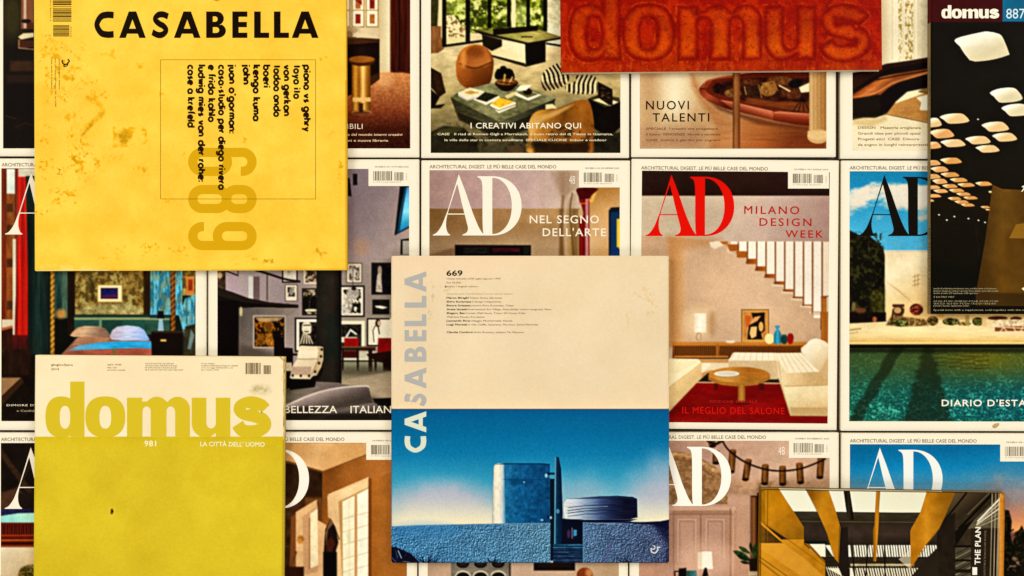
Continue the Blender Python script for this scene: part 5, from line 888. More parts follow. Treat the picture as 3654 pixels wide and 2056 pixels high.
def pink_doors():
    m, p = grid_mag('magazine with dusty pink panelled doors, a table lamp and a string of brass tube lights', (2246, 1542, 2996, 2512), (2280, 1573, 2960, 2476), .001, .008, date='NUMERO 504 FEBBRAIO 2024', seed=23)
    p.Z(*Z9); p.fill('#b4917c', (.03, 60)); p.rect(-150, 480, 1210, 860, ((0, 500), (1200, 840), '#a88470', '#b08c78', '#b89a84', '#b09078'), 4, (.04, 50)); p.rect(-150, 760, 1210, 880, '#a07c5c', 50, (.14, 40), .6); p.stain((500, 760, 1200, 860), '#7c5a3c', 40, .5, .6, 8, .15)
    def plaster(x, y): q = fbm(x / 24, y / 20, 141, 5, .62); a = sstep(.38, .64, q)[..., None]; return rgb('#84603e') * (1 - a) + rgb('#a07a54') * a
    p.poly([(-150, 560), (150, 570), (260, 600), (400, 680), (480, 800), (480, 940), (-150, 940)], plaster, 6); p.line([(-150, 580), (150, 590), (260, 625), (400, 710)], 24, '#b48c60', 12, (.2, 14), sm=4); p.line([(-150, 620), (150, 628), (250, 660), (380, 745)], 8, '#7c5434', 6, sm=4)
    p.rect(-150, 950, 640, 2200, ((-100, 0), (640, 0), '#b08a74', '#ac8874', '#a8826c', '#b48e74'), 5, (.03, 40)); p.rect(60, 955, 540, 985, '#c09c84', 8); p.rect(90, 985, 510, 1015, '#a07a62', 8)
    for x0, x1 in ((100, 280), (300, 480)):
        p.rect(x0, 1015, x1, 2200, '#aa8672', 5); p.rect(x0 + 26, 1045, x1 - 22, 1345, '#c09e88', 4); p.rect(x0 + 34, 1053, x1 - 30, 1345, '#a27e6a', 4); p.rect(x0 + 46, 1066, x1 - 42, 1345, '#b08c78', 5)
    p.line([(290, 1010), (290, 1449)], 5, '#7c5846', 4); p.line([(98, 1020), (98, 1449)], 5, '#8a6450', 4); p.line([(500, 970), (500, 1449)], 7, '#8c6850', 5); p.line([(520, 960), (520, 1449)], 6, '#c8a48c', 5); p.line([(60, 1012), (520, 1012)], 4, '#84604c', 4)
    p.rect(640, 880, 1210, 2200, '#4a2818', 8, (.1, 40)); p.rect(644, 890, 690, 1400, ((644, 0), (690, 0), '#6c3c20', '#9c6a40', '#3a1c10'), 6); p.rect(690, 860, 740, 1449, '#2a120a', 10); p.rect(540, 880, 644, 1300, '#b8947c', 20, a=.6)
    p.ell(320, 1340, 190, 140, '#d2b09a', 110, a=.6); p.poly([(300, 1275), (368, 1275), (376, 1398), (276, 1398)], '#f2ead8', 4, (.02, 30)); p.rect(268, 1280, 300, 1398, '#dcc8ae', 8); p.line([(325, 1398), (318, 1449)], 20, '#2a1a14', 4); p.poly([(300, 1449), (345, 1449), (335, 1405), (312, 1405)], '#1c110c', 4)
    p.poly([(135, 1395), (188, 1390), (190, 1500), (130, 1500)], '#1a1210', 3); p.line([(140, 1415), (106, 1415), (108, 1449)], 8, '#1a1210', 3); p.poly([(190, 1410), (260, 1408), (270, 1500), (190, 1500)], ((190, 0), (270, 0), '#2a4a44', '#5a8a84'), 4)
    for i, (a, b) in enumerate((((640, 1330), (520, 1270)), ((640, 1340), (545, 1300)), ((640, 1290), (560, 1240)), ((650, 1280), (640, 1210)), ((660, 1310), (690, 1205)), ((640, 1360), (570, 1345)), ((650, 1330), (700, 1290)))):
        d = np.subtract(b, a); n_ = np.array([-d[1], d[0]]) * .16; mid = np.add(a, d * .55); p.poly([a, tuple(mid + n_), b, tuple(mid - n_)], '#1c2c14' if i % 2 else '#2c4420', 4, (.2, 12), sm=3)
    p.poly([(630, 1330), (690, 1320), (684, 1430), (640, 1430)], '#2c1c10', 5); p.rect(626, 1415, 700, 1449, '#c0a888', 8)
    for x, y0, y1, tl in ((370, 480, 540, -.2), (400, 560, 660, .0), (512, 552, 722, .05), (618, 620, 776, .12), (746, 656, 806, .02), (870, 668, 810, -.02), (993, 646, 798, -.06), (1138, 600, 762, .04)):
        dx = (y1 - y0) * tl * .5; P_ = [(x - 24 + dx, y0 + 8), (x + 24 + dx, y0 + 8), (x + 22 - dx, y1 - 10), (x - 26 - dx, y1 - 10)]; p.poly(P_, ((x - 26, 0), (x + 26, 0), '#3c2210', '#8a5a2c', '#6a4220', '#2c180a'), 3, (.06, 16)); p.ell(x + dx, y0 + 9, 24, 10, '#7c5028', 4); p.ell(x - dx - 2, y1 - 10, 23, 11, '#1c0f06', 3)
    p.line([(445, 495), (490, 560), (600, 640), (740, 692), (870, 705), (1000, 688), (1110, 648), (1170, 620)], 12, '#2a150a', 3, sm=5); p.line([(340, 490), (390, 520), (445, 490)], 20, '#2c1a0c', 4)
    m.photo(p); m.monogram(2354 + 505 * K, 1325 + 953 * K, '#fbf7ec'); m.Z(*Z9); m.text('anniversary_mark', '48', 838, 590, 56, 46, '#efe4d2', -.006, 1.0); return m.finish()
pink_doors()

def dusk_sky():
    m, p = grid_mag('magazine with a white monogram on a blue evening sky over dark trees', (3002, 1545, 3752, 2515), (3032, 1586, 3714, 2478), .002, .0078, notch=True, date='NUMERO 505 GIUGNO 2024', seed=27)
    p.Z(*Z9)
    def dusk(x, y):
        t = np.clip((y - 560) / 680 + .10 * (fbm(x / 200, y / 120, 151, 4) - .5) + .14 * sstep(2000, 2600, x), 0, 1); s_ = [rgb(q) for q in ('#0f6c9c', '#1a7fae', '#5c8ca4', '#8c8488', '#b98468', '#d89a5c')]; k = t * 5; i = np.clip(k.astype(int), 0, 4); f = (k - i)[..., None]; A = np.array(s_); return A[i] * (1 - f) + A[i + 1] * f
    p.fill(dusk); p.stain((2300, 700, 2750, 1000), '#9c9490', 120, .45, .5, 15, .3)
    def fol(x, y): q = fbm(x / 16, y / 16, 161, 4, .6); a = sstep(.5, .7, q)[..., None]; return rgb('#120f08') * (1 - a) + rgb('#3a3014') * a
    p.poly([(2420, 1140), (2600, 1130), (2700, 1150), (2700, 1260), (2420, 1250)], '#7c4c40', 20, (.1, 40)); p.poly([(2400, 1210), (2700, 1200), (2700, 1300), (2400, 1300)], '#8c6c78', 16, (.1, 40)); p.poly([(2440, 980), (2470, 985), (2490, 1060), (2482, 1160), (2500, 1260), (2540, 1330), (2440, 1449), (2420, 1449), (2420, 1000)], fol, 6); p.poly([(2480, 1230), (2560, 1090), (2620, 1210), (2700, 1180), (2700, 1449), (2440, 1449)], fol, 6)
    for i in range(26): p.line([(2470 + (i * 37) % 140, 1140 + (i * 53) % 260), (2500 + (i * 37) % 140, 1120 + (i * 53) % 260)], 9, '#17130a', 5)
    p.rect(2430, 1380, 2760, 2300, '#171208', 20, (.1, 30)); p.stain((2440, 1280, 2640, 1449), '#c09a84', 22, .56, .6, 33)
    m.photo(p); m.monogram(2354 + 2000 * K, 1325 + 974 * K, '#eef0ea'); return m.finish()
dusk_sky()

# ================================================================== the larger magazines on top
ZT = 0.0088
EDGE = (0.8, 2, 3.5, 5.5, 8, 11, 15)

def yellow_cover():
    box = (121, -42, 1236, 966)
    m = Magazine('architecture_magazine', 'stained bright yellow magazine with black capitals on top and a sideways text list', TOP, box, ZT, .0088, -.003, droop=(.0012, 11), pages='#eadfae', back='#d8b040', spine='right', spine_col='#d9ae3a', corner=6)
    p = Print(*box, c=m.c, th=m.th, edge=EDGE, step=2.5); p.Z(*Z1)
    base = lambda x, y: np.clip(rgb('#f5c558') + ((fbm(x / 160, y / 160, 201, 4) - .5) * .09)[..., None] * np.array([.6, 1, 1.2]) + ((fbm(x / 14, y / 14, 204, 3) - .5) * .025)[..., None], 0, 1)
    p.fill(base)
    D = '#cc9a1a'; DD = '#a17a16'
    for i, (b, c, sc, th, a) in enumerate((
        ((250, 230, 660, 800), D, 46, .50, .75), ((290, 240, 370, 320), DD, 26, .40, .5), ((260, 330, 380, 460), D, 30, .47, .6), ((400, 290, 560, 420), DD, 30, .50, .45), ((400, 440, 640, 640), DD, 34, .50, .42), ((560, 560, 700, 620), D, 22, .42, .7),
        ((590, 620, 790, 720), D, 30, .45, .7), ((640, 640, 740, 860), DD, 40, .50, .4), ((410, 640, 520, 760), DD, 26, .50, .45), ((420, 780, 600, 880), D, 30, .46, .7), ((300, 850, 400, 920), D, 24, .44, .65),
        ((430, 860, 690, 1320), D, 40, .47, .85), ((420, 960, 680, 1200), DD, 22, .52, .6), ((380, 1160, 480, 1270), DD, 22, .46, .65), ((490, 1180, 640, 1290), DD, 26, .46, .55), ((250, 940, 350, 1060), D, 26, .46, .7), ((245, 1110, 390, 1230), D, 26, .43, .75), ((270, 1230, 350, 1290), D, 20, .45, .6),
        ((630, 1080, 760, 1240), D, 28, .46, .7), ((740, 1080, 900, 1160), D, 36, .50, .55), ((960, 1170, 1060, 1250), D, 26, .44, .75), ((790, 890, 970, 1050), D, 50, .36, .75), ((820, 920, 930, 1020), DD, 36, .44, .4), ((990, 880, 1070, 1030), D, 32, .44, .7), ((940, 420, 1040, 520), D, 30, .50, .6),
        ((630, 310, 900, 440), D, 40, .52, .5), ((1300, 760, 1400, 950), D, 36, .50, .5), ((1120, 620, 1170, 700), D, 22, .44, .6), ((1270, 1060, 1330, 1110), D, 16, .44, .6), ((1710, 960, 1750, 1020), D, 22, .40, .7), ((2250, 395, 2320, 440), D, 22, .42, .7), ((2380, 1140, 2440, 1220), D, 22, .42, .8), ((2300, 900, 2430, 990), D, 22, .52, .6), ((2390, 1250, 2430, 1330), D, 20, .45, .6),
        ((1490, -20, 1580, 18), DD, 18, .40, .7), ((660, 40, 740, 100), D, 16, .52, .6), ((330, 40, 380, 100), DD, 12, .50, .4), ((1100, 560, 1230, 800), D, 40, .53, .4), ((700, 600, 1100, 900), D, 60, .58, .4), ((1700, 700, 2100, 900), D, 70, .58, .35), ((1900, 560, 2230, 720), D, 60, .58, .4))):
        p.stain(b, c, sc * .8, th - .005, a * .95, 300 + i * 7, .22, .45)
    p.line([(620, 690), (700, 740), (725, 800), (660, 860), (610, 900)], 34, D, 22, (.2, 16), .5, sm=4); p.line([(650, 880), (580, 960)], 22, DD, 14, (.2, 12), .4)
    p.ell(872, 968, 46, 40, DD, 40, (.2, 20), .45)
    p.Z(*Z4)
    for i, (b, c, sc, th, a) in enumerate((((330, 210, 580, 400), D, 32, .48, .8), ((330, 260, 440, 310), DD, 20, .44, .5), ((240, 410, 350, 460), DD, 26, .42, .7), ((970, 630, 1140, 750), D, 26, .45, .85), ((1150, 660, 1360, 750), D, 22, .47, .85), ((1600, 730, 2060, 815), DD, 22, .50, .5), ((1850, 750, 1960, 800), DD, 18, .44, .6), ((2180, 630, 2380, 820), DD, 40, .50, .45), ((1130, 330, 1220, 390), D, 18, .46, .7), ((1200, 370, 1300, 400), D, 18, .50, .6), ((920, 80, 1060, 180), D, 24, .48, .7), ((640, 700, 800, 830), D, 40, .54, .5), ((440, 260, 560, 330), D, 24, .48, .6), ((380, 340, 450, 400), D, 20, .46, .6), ((2390, 60, 2430, 130), D, 18, .40, .8), ((2380, 150, 2430, 210), D, 18, .44, .7), ((700, 620, 1000, 840), D, 60, .57, .4))):
        p.stain(b, c, sc * .8, th - .005, a * .95, 520 + i * 5, .22, .45)
    # rubbed edges, where the yellow ink has gone
    p.stain((240, 790, 900, 860), '#f3e2a4', 60, .5, .3, 801, .2, .4); p.line([(246, 846), (520, 838), (760, 842)], 6, '#f6e8b8', 6, a=.8); p.line([(1500, 838), (2446, 832)], 5, '#d8a830', 5, a=.6); p.line([(2444, -500), (2446, 830)], 6, '#c8961c', 5, a=.7); p.line([(246, 300), (246, 840)], 5, '#f3d878', 5, a=.6)
    p.Z(*Z1); p.line([(240, -60), (244, 1449)], 9, '#f6dd86', 7, a=.6)
    m.cover(p)
    m.Z(*Z1); m.caps('masthead', 'CASABELLA', ((663, 808), (843, 1031), (1065, 1202), (1230, 1418), (1458, 1600), (1643, 1749), (1797, 1903), (1937, 2043), (2063, 2252)), 82, 269, '#1d0d05')
    # issue number, reading down the cover
    def num(name, y0, loops, cap):
        m.pieces(name, [ribbon(P_, 66, cl) for cl, P_ in loops], lambda q: np.stack([1330 + q[:, 1], y0 + q[:, 0]], 1), '#c9a026')
    def rrp(u0, v0, u1, v1, r): return rr(u0, v0, u1, v1, r, 7)
    six = [(True, rrp(33, 33, 167, 278, 66)), (False, [(33, 150), (33, 385)] + arc(100, 385, 67, 67, 180, 0, 14) + [(167, 372)])]
    nine = [(k, [(200 - a, 485 - b) for a, b in P_]) for k, P_ in six]
    eight = [(True, rrp(33, 33, 167, 272, 66)), (True, rrp(33, 272, 167, 452, 66))]
    m.lay = 1; num('issue_number', 1045, six, 0); num('issue_number#8', 1308, eight, 0); num('issue_number#9', 1570, nine, 0); m.lay = 3
    m.lay = 2
    for a in ((1134, 422, 2233, 425), (1136, 1406, 2233, 1409), (1134, 425, 1137, 1406), (2230, 425, 2233, 1406)): m.bar('list_border', *a, '#6f4a10')
    m.lay = 3
    for t, x, y0, y1 in (('piano vs gehry', 2150, 464, 928), ('toyo ito', 2079, 464, 698), ('von gerkan', 2009, 464, 818), ('tadao ando', 1938, 464, 825), ('boeri', 1865, 464, 618), ('kengo kuma', 1793, 464, 855), ('jahn', 1722, 464, 595), ("juan o'gorman:", 1622, 464, 942), ('casa-studio per diego rivera', 1548, 464, 1340), ('e frida kahlo', 1476, 464, 862), ('ludwig mies van der rohe:', 1405, 464, 1285), ('case a krefeld', 1330, 464, 900)):
        m.mono('contents_list', t, x, y0, 29, y1 - y0, '#241205', .46)
    m.barcode('barcode', 374, -60, 505, 160, '#5e4316', 5, False); m.barcode('barcode', 376, 178, 490, 265, '#5e4316', 6, False); m.text('barcode', '9 770008 718009', 362, 150, 8, 180, '#8a6a20', .01, 1, rot=90, res=1); m.text('barcode', '30003', 506, 262, 8, 74, '#8a6a20', .01, 1, rot=90, res=1)
    m.pieces('publisher_mark', [ribbon(smooth([(440, 425), (445, 450), (470, 455), (490, 432), (478, 420)], 4, False), 9), ribbon(smooth([(460, 455), (450, 470), (475, 465), (480, 440)], 4, False), 7)], lambda q: q, '#1d0f06')
    for i, (x, y1, t) in enumerate(((424, 634, 'italian, english edition'), (396, 756, 'anno LXV numero 689 maggio 2001 lire 20.000'), (370, 630, 'rivista mensile di architettura'))): m.text('imprint#%d' % x, t, x - 9, 412, 11, y1 - 412, '#6e4f14', .006, 1, rot=-90, res=2)
    return m.finish()
yellow_cover()

def beige_cover():
    box = (1396, 913, 2388, 2010)
    m = Magazine('architecture_magazine', 'beige magazine with a deep blue lower half showing a round concrete tower', TOP, box, ZT, .0085, 0.0, droop=(.0011, 10), pages='#e4d3a8', back='#cdb98c', spine_col='#d9c598', corner=9)
    p = Print(*box, c=m.c, edge=EDGE, step=2.3); p.Z(*Z5)
    p.fill(lambda x, y: np.clip(rgb('#deccae') + ((fbm(x / 200, y / 200, 211, 4) - .5) * .035)[..., None] * np.array([.7, 1, 1.3]) + ((fbm(x / 9, y / 9, 213, 2) - .5) * .02)[..., None], 0, 1))
    p.ell(420, 720, 900, 120, '#e4cbae', 200, a=.5)
    p.stain((440, 860, 500, 1160), '#c0ac88', 26, .52, .5, 81); p.stain((520, 900, 640, 960), '#cdb994', 20, .5, .6, 82); p.stain((1780, 860, 2160, 1300), '#d4bb8c', 60, .58, .5, 83); p.line([(2152, 720), (2153, 1600)], 6, '#cdaa60', 6, a=.7); p.line([(198, 705), (2140, 700)], 5, '#efe0b8', 5, a=.7)
    p.ell(575, 918, 5, 7, '#6a5438', 5)
    p.Z(*Z8)
    def sky(x, y):
        t = np.clip((y - 267) / 810, 0, 1); s_ = [rgb(q) for q in ('#0c6492', '#0e6c9a', '#1a7aa6', '#3e94b2', '#74a6b4', '#a6b2ac')]; k = t * 5; i = np.clip(k.astype(int), 0, 4); f = (k - i)[..., None]; A = np.array(s_); c = A[i] * (1 - f) + A[i + 1] * f
        w_ = (fbm(x / 190, y / 150, 221, 4) - .5) * 90
        a = sstep(110, -90, np.hypot((x - 560) / 1.5, (y - 1060) * 1.0) - 265 + w_) ; b = sstep(200, -120, np.hypot((x - 2170) / 1.1, (y - 980) * .85) - 230 + w_); d = sstep(120, -60, np.hypot((x - 1560) / 1.5, (y - 860)) - 90 + w_) * .45
        q = np.clip(np.maximum(np.maximum(a, b), d), 0, 1)[..., None]; cl = rgb('#b6b2bc') * (1 - sstep(850, 1080, y)[..., None]) + rgb('#e8dec2') * sstep(850, 1080, y)[..., None]
        g = ((fbm(x / 7, y / 7, 225, 2) - .5) * .05)[..., None]; return np.clip(c * (1 - .88 * q) + cl * .88 * q + g, 0, 1)
    p.rect(150, 267, 2200, 1400, sky, 2); p.rect(150, 265, 2200, 271, '#12405e', 3, a=.6)
    p.rect(170, 267, 194, 1400, '#0c4a74', 4, a=.5)
    p.poly([(1545, 1058), (1800, 1060), (1950, 1066), (2090, 1060), (2200, 1040), (2200, 1130), (1545, 1130)], '#12163a', 5, (.1, 20))
    p.poly([(916, 676), (924, 662), (945, 653), (985, 649), (1240, 650), (1312, 655), (1312, 1080), (905, 1080), (910, 860)], ((985, 0), (1312, 0), '#2c749c', '#175c8c', '#125282', '#0f4876'), 3, (.12, 22))
    p.poly([(916, 676), (924, 662), (945, 653), (988, 649), (992, 800), (1000, 1080), (905, 1080), (910, 860)], ((905, 0), (1000, 0), '#b4b2aa', '#e6e0cc', '#e2ded0', '#b4c0c2', '#3f7ea2'), 8, (.06, 16, 30)); p.poly([(930, 660), (985, 649), (1240, 650), (1312, 655), (1312, 662), (1100, 660), (985, 660)], '#0c3c60', 5, a=.7)
    p.line([(985, 765), (1312, 768)], 4, '#0d4068', 5, a=.6); p.stain((990, 700, 1310, 1070), '#0a3c66', 90, .52, .35, 401, .3); p.poly([(1020, 760), (1200, 762), (1190, 800), (1040, 800)], '#0c446c', 16, a=.6)
    p.ell(1130, 785, 6, 6, '#6aa0b8', 4); p.ell(1286, 738, 9, 14, '#86b4c4', 5); p.rect(1296, 716, 1350, 732, '#0c2844', 4); p.rect(1300, 740, 1348, 748, '#4f86a0', 4); p.rect(1312, 760, 1346, 1340, '#081a34', 4); p.rect(1290, 1020, 1346, 1040, '#0c2440', 4); p.ell(1256, 1052, 10, 8, '#6aa0b8', 5); p.ell(1318, 1035, 8, 10, '#86a4b8', 5)
    p.poly([(1372, 1045), (1545, 1050), (1545, 1235), (1372, 1235)], '#0a1230', 5); p.poly([(1350, 606), (1375, 606), (1392, 690), (1404, 1000), (1395, 1235), (1343, 1235), (1346, 760)], ((1345, 0), (1400, 0), '#1c5070', '#0d2c4e', '#0a1c3c'), 3, (.05, 20)); p.line([(1352, 610), (1347, 1225)], 7, '#5f94a4', 5); p.ell(1368, 990, 12, 16, '#4a84a0', 8)
    p.poly([(1400, 1040), (1560, 1050), (1930, 1046), (1880, 1062), (1560, 1068), (1420, 1060)], '#0a1030', 6)
    p.poly([(1412, 935), (1432, 903), (1520, 892), (1660, 884), (1790, 880), (1895, 888), (1930, 902), (1932, 1034), (1880, 1046), (1700, 1050), (1560, 1046), (1420, 1042), (1410, 990)], ((1410, 0), (1930, 0), '#ccd0d0', '#b0bac4', '#7c90a8', '#42557c', '#202a50', '#12152f', '#161638'), 3, (.08, 60, 8))
    p.poly([(1432, 903), (1660, 884), (1900, 888), (1930, 906), (1800, 896), (1600, 902)], '#1c3456', 5, a=.7)
    for y, a in ((948, .7), (968, .9), (986, .9), (1008, .6)): p.line([(1440, y + 18), (1560, y + 2), (1700, y - 4), (1800, y)], 5, '#141c3c', 4, a=a)
    p.line([(1450, 976), (1560, 962), (1720, 956)], 3, '#b0b8c0', 4, a=.6)
    def rough(c0, c1, c2, xa, xb):
        def f(x, y):
            q = fbm(x / 9, y / 9, 231, 3, .7); e = fbm((x + 4) / 9, (y + 4) / 9, 231, 3, .7); t = np.clip((x - xa) / (xb - xa), 0, 1)[..., None]; r = (fbm(x / 90, y / 60, 233, 3) - .5)[..., None] * .22
            c = rgb(c0) * (1 - t) + rgb(c1) * t; return np.clip(c + ((q - e) * 1.35)[..., None] * rgb(c2) + r * rgb(c2), 0, 1)
        return f
    p.poly([(150, 1100), (400, 1088), (900, 1078), (1315, 1074), (1315, 1400), (150, 1400)], rough('#3a6c92', '#527a94', '#788c9c', 250, 1300), 4); p.poly([(150, 1098), (400, 1086), (900, 1076), (1315, 1072), (1315, 1082), (900, 1088), (400, 1098), (150, 1110)], '#6a90ac', 4, a=.6); p.ell(420, 1130, 260, 60, '#4a86b4', 60, a=.4)
    p.poly([(1545, 1070), (1760, 1074), (1900, 1080), (2050, 1084), (2120, 1110), (2200, 1180), (2200, 1400), (1545, 1400)], rough('#4a6886', '#3e4866', '#747c90', 1560, 2150), 5); p.poly([(2040, 1084), (2200, 1060), (2200, 1400), (2130, 1400), (2150, 1220)], '#10143a', 40, a=.75); p.line([(1548, 1074), (1550, 1350)], 5, '#5f88a8', 4); p.line([(1550, 1072), (1900, 1078)], 4, '#7890b0', 4)
    p.line([(1740, 1220), (1700, 1350)], 24, '#5c5c8c', 24, a=.5)
    p.rect(1336, 1222, 1545, 1400, '#0f2848', 3)
    for i, y in enumerate((1228, 1246, 1262, 1278, 1294, 1308, 1322, 1336, 1348)): p.line([(1338, y), (1543, y)], 5 if i < 2 else 4, '#3a7490' if i < 2 else ('#3c5478' if i % 2 else '#22385c'), 4, (.4, 40, 6))
    p.rect(1400, 1060, 1545, 1222, '#0b1028', 6); p.poly([(1480, 1122), (1502, 1122), (1502, 1160), (1480, 1168)], '#3c80ac', 4); p.line([(1470, 1110), (1470, 1180)], 8, '#8a7c90', 6, a=.7); p.ell(1445, 1150, 12, 30, '#3c2c50', 10)
    # agaves in the corner
    R = random.Random(4)
    p.poly([(150, 1250), (215, 1240), (330, 1290), (385, 1345), (385, 1400), (150, 1400)], '#0d0f26', 8, (.1, 14))
    for cx, cy, L, n in ((240, 1345, 130, 14), (440, 1352, 84, 11), (515, 1352, 60, 5), (910, 1352, 62, 11), (735, 1356, 22, 5), (1840, 1352, 60, 9), (980, 1356, 30, 6)):
        for k in range(n):
            a = math.radians(-90 + (k - (n - 1) / 2) * 150 / n + R.uniform(-6, 6)); l = L * R.uniform(.6, 1); q = np.array([cx + R.uniform(-20, 20), cy + 10]); e = q + l * np.array([math.cos(a), math.sin(a)]); s_ = np.array([-math.sin(a), math.cos(a)]) * l * .09
            p.poly([tuple(q - s_), tuple(e), tuple(q + s_)], '#0c0e28' if R.random() < .8 else '#2a3a5c', 3)
    p.line([(240, 1270), (262, 1320)], 6, '#8a98b0', 5); p.line([(275, 1345), (320, 1350)], 5, '#5a6888', 4); p.rect(150, 1350, 2200, 1400, '#0a1630', 6, a=.35)
    m.cover(p)
    sp = ((1555, 1617), (1468, 1543), (1401, 1452), (1312, 1386), (1236, 1291), (1178, 1218), (1124, 1154), (1074, 1097), (969, 1042)); wd = 'CASABELLA'
    m.Z(0, 0, 1)
    for i, (ch, s_) in enumerate(zip(wd, sp)):
        if i == 6: s_ = (1122, 1164)
        if i == 7: s_ = (1056, 1098)
        m.caps('masthead', ch, (s_,), 1300 + 285 * K, 1300 + 438 * K, '#d3d8c6' if i < 2 else '#aaa9a5', rot=True)
    m.Z(*Z5); B = '#3a2a16'; G = '#7a6648'
    m.text('issue_number', '669', 582, 840, 36, 111, '#1f1409', .03, 1.0)
    for t, y, x1, c in (('rivista mensile LXIII luglio-agosto 1999', 867, 963, G), ('lire 18.000', 895, 682, G), ('italian / english edition', 922, 805, G), ('Questionario: l’architettura e il territorio italiano', 974, 1052, '#b09c78')): m.text('contents_list', t, 582, y, 11.5, x1 - 582, c, .004, 1, res=2)
    for y, b, xb, t, x1 in ((1003, 'Marco Biraghi', 738, 'Tokyo: forme del vuoto', 973), (1030, 'Shiro Kuramata', 755, 'il design trasparente', 967), (1057, 'Ettore Sottsass', 752, 'mostra Shiro Kuramata, Tokyo', 1058), (1084, 'Arata Isozaki', 728, 'International Art Village, Akiyoshidai; centro congressi, Nara', 1322), (1111, 'Shigeru Ban', 713, 'Curtain Wall House, Tokyo; 2/5 House, Kobe', 1138), (1138, None, 575, 'Wall-less House, Karuizawa', 850), (1165, 'Leonardo Ricci', 748, 'villaggio Monterinaldi, Fiesole', 1048), (1192, 'Luigi Moretti', 725, 'le ville Califfa, Saracena, Moresca, Santa Marinella', 1228), (1246, 'Claudia Conforti', 765, 'Giulio Romano, palazzo Te, Mantova', 1128)):
        if b: m.text('contents_list', b, 582, y, 12.5, xb - 582, B, .03, 1, res=2)
        m.text('contents_list', t, xb + 7, y, 12, x1 - xb - 7, '#6a5436', .004, 1, res=2)
    m.Z(*Z8); m.pieces('publisher_mark', [ribbon(smooth([(2028, 1250), (2030, 1275), (2055, 1285), (2075, 1262), (2072, 1245), (2092, 1245)], 4, False), 8), ribbon(smooth([(2040, 1232), (2055, 1240), (2050, 1258), (2032, 1256)], 4, False), 6)], lambda q: q, '#d8d8d4')
    return m.finish()
beige_cover()

def mustard_cover():
    c = (566, 1835); box = (c[0] - 446, c[1] - 565, c[0] + 446, c[1] + 565)
    m = Magazine('architecture_magazine', 'plain mustard yellow magazine with a cream top band behind heavy lower case letters', TOP, box, ZT, .0082, .0072, c, droop=(.0012, 10), pages='#e2d09a', back='#b8a02c', spine_col='#c4ac34', corner=5)
    p = Print(*box, c=m.c, th=m.th, edge=EDGE, step=2.6); p.Z(*Z7)
    p.fill(lambda x, y: np.clip(rgb('#c9b43c') + ((fbm(x / 220, y / 220, 241, 4) - .5) * .07)[..., None] * np.array([.8, 1, .6]) + ((fbm(x / 10, y / 10, 243, 3) - .5) * .025)[..., None], 0, 1))
    p.poly([(150, 20), (1900, 20), (1900, 580), (150, 581)], lambda x, y: np.clip(rgb('#ecdcba') + ((fbm(x / 200, y / 160, 245, 4) - .5) * .05)[..., None] * np.array([.6, 1, 1.3]), 0, 1), 2)
    p.ell(1620, 290, 62, 28, '#b8a880', 40, (.2, 16), .5); p.ell(1600, 282, 24, 14, '#a89870', 20, a=.4)
    p.line([(1766, 80), (1764, 600)], 7, '#b08c58', 5, (.4, 10, 30), .7); p.line([(1740, 84), (1768, 110)], 8, '#a8845a', 8, a=.7); p.stain((1740, 80, 1790, 480), '#caa878', 30, .55, .6, 91)
    p.line([(1762, 600), (1755, 1449)], 6, '#b59a22', 5, a=.7); p.line([(216, 590), (206, 1449)], 6, '#e0c850', 5, a=.6)
    p.poly([(690, 1032), (700, 1030), (707, 1048), (698, 1064), (688, 1058)], '#38260c', 3); p.ell(694, 1060, 6, 5, '#8a7418', 4)
    p.stain((300, 720, 1700, 1400), '#d5c148', 240, .52, .35, 95, .2); p.stain((250, 640, 1750, 900), '#c3ac34', 200, .56, .3, 97, .2)
    m.cover(p)
    m.Z(*Z7); Y = '#c9b43c'; m.domus('masthead', 283, 1692, 333, 586, Y)
    m.text('issue_number', '981', 899, 640, 33, 72, '#f2e8bc', .03, 1.05); m.text('headline', "LA CITTÀ DELL' UOMO", 1246, 640, 27, 400, '#f2e8bc', .026, 1.02)
    D = '#8a7448'
    for t, x, y, x1, h, b in (('giugno/june', 318, 140, 453, 14, .02), ('2014', 318, 168, 366, 14, .02), ('euro 10.00', 668, 138, 755, 11, .02), ('Italy only', 668, 155, 726, 8, .01), ('periodico mensile', 668, 170, 780, 8, .01),
        ('A € 25,00 / B € 21,00 / CH CHF 20,00', 903, 130, 1080, 8, .01), ('CH Canton Ticino CHF 20,00 / D € 26,00', 903, 143, 1100, 8, .01), ('E € 19,95 / F € 16,00 / I € 10,00 / J ¥ 3,100', 903, 156, 1098, 8, .01), ('NL € 16,50 / P € 19,00 / UK £ 18,20 / USA $ 33,99', 903, 169, 1138, 8, .01), ('Poste Italiane', 1252, 130, 1337, 8, .01), ('Spedizione in Abbonamento Postale D.L. 353/2003', 1252, 143, 1480, 8, .01), ('conv. in Legge 27/02/2004 n. 46', 1252, 156, 1448, 8, .01), ('art. 1, comma 1, DCB', 1252, 169, 1360, 8, .01)): m.text('imprint#%d' % x, t, x, y, h, x1 - x, D, b, 1, res=1)
    m.barcode('barcode', 1527, 122, 1628, 192, '#6a542a', 8); m.barcode('barcode', 1640, 137, 1686, 192, '#6a542a', 9)
    return m.finish()
mustard_cover()

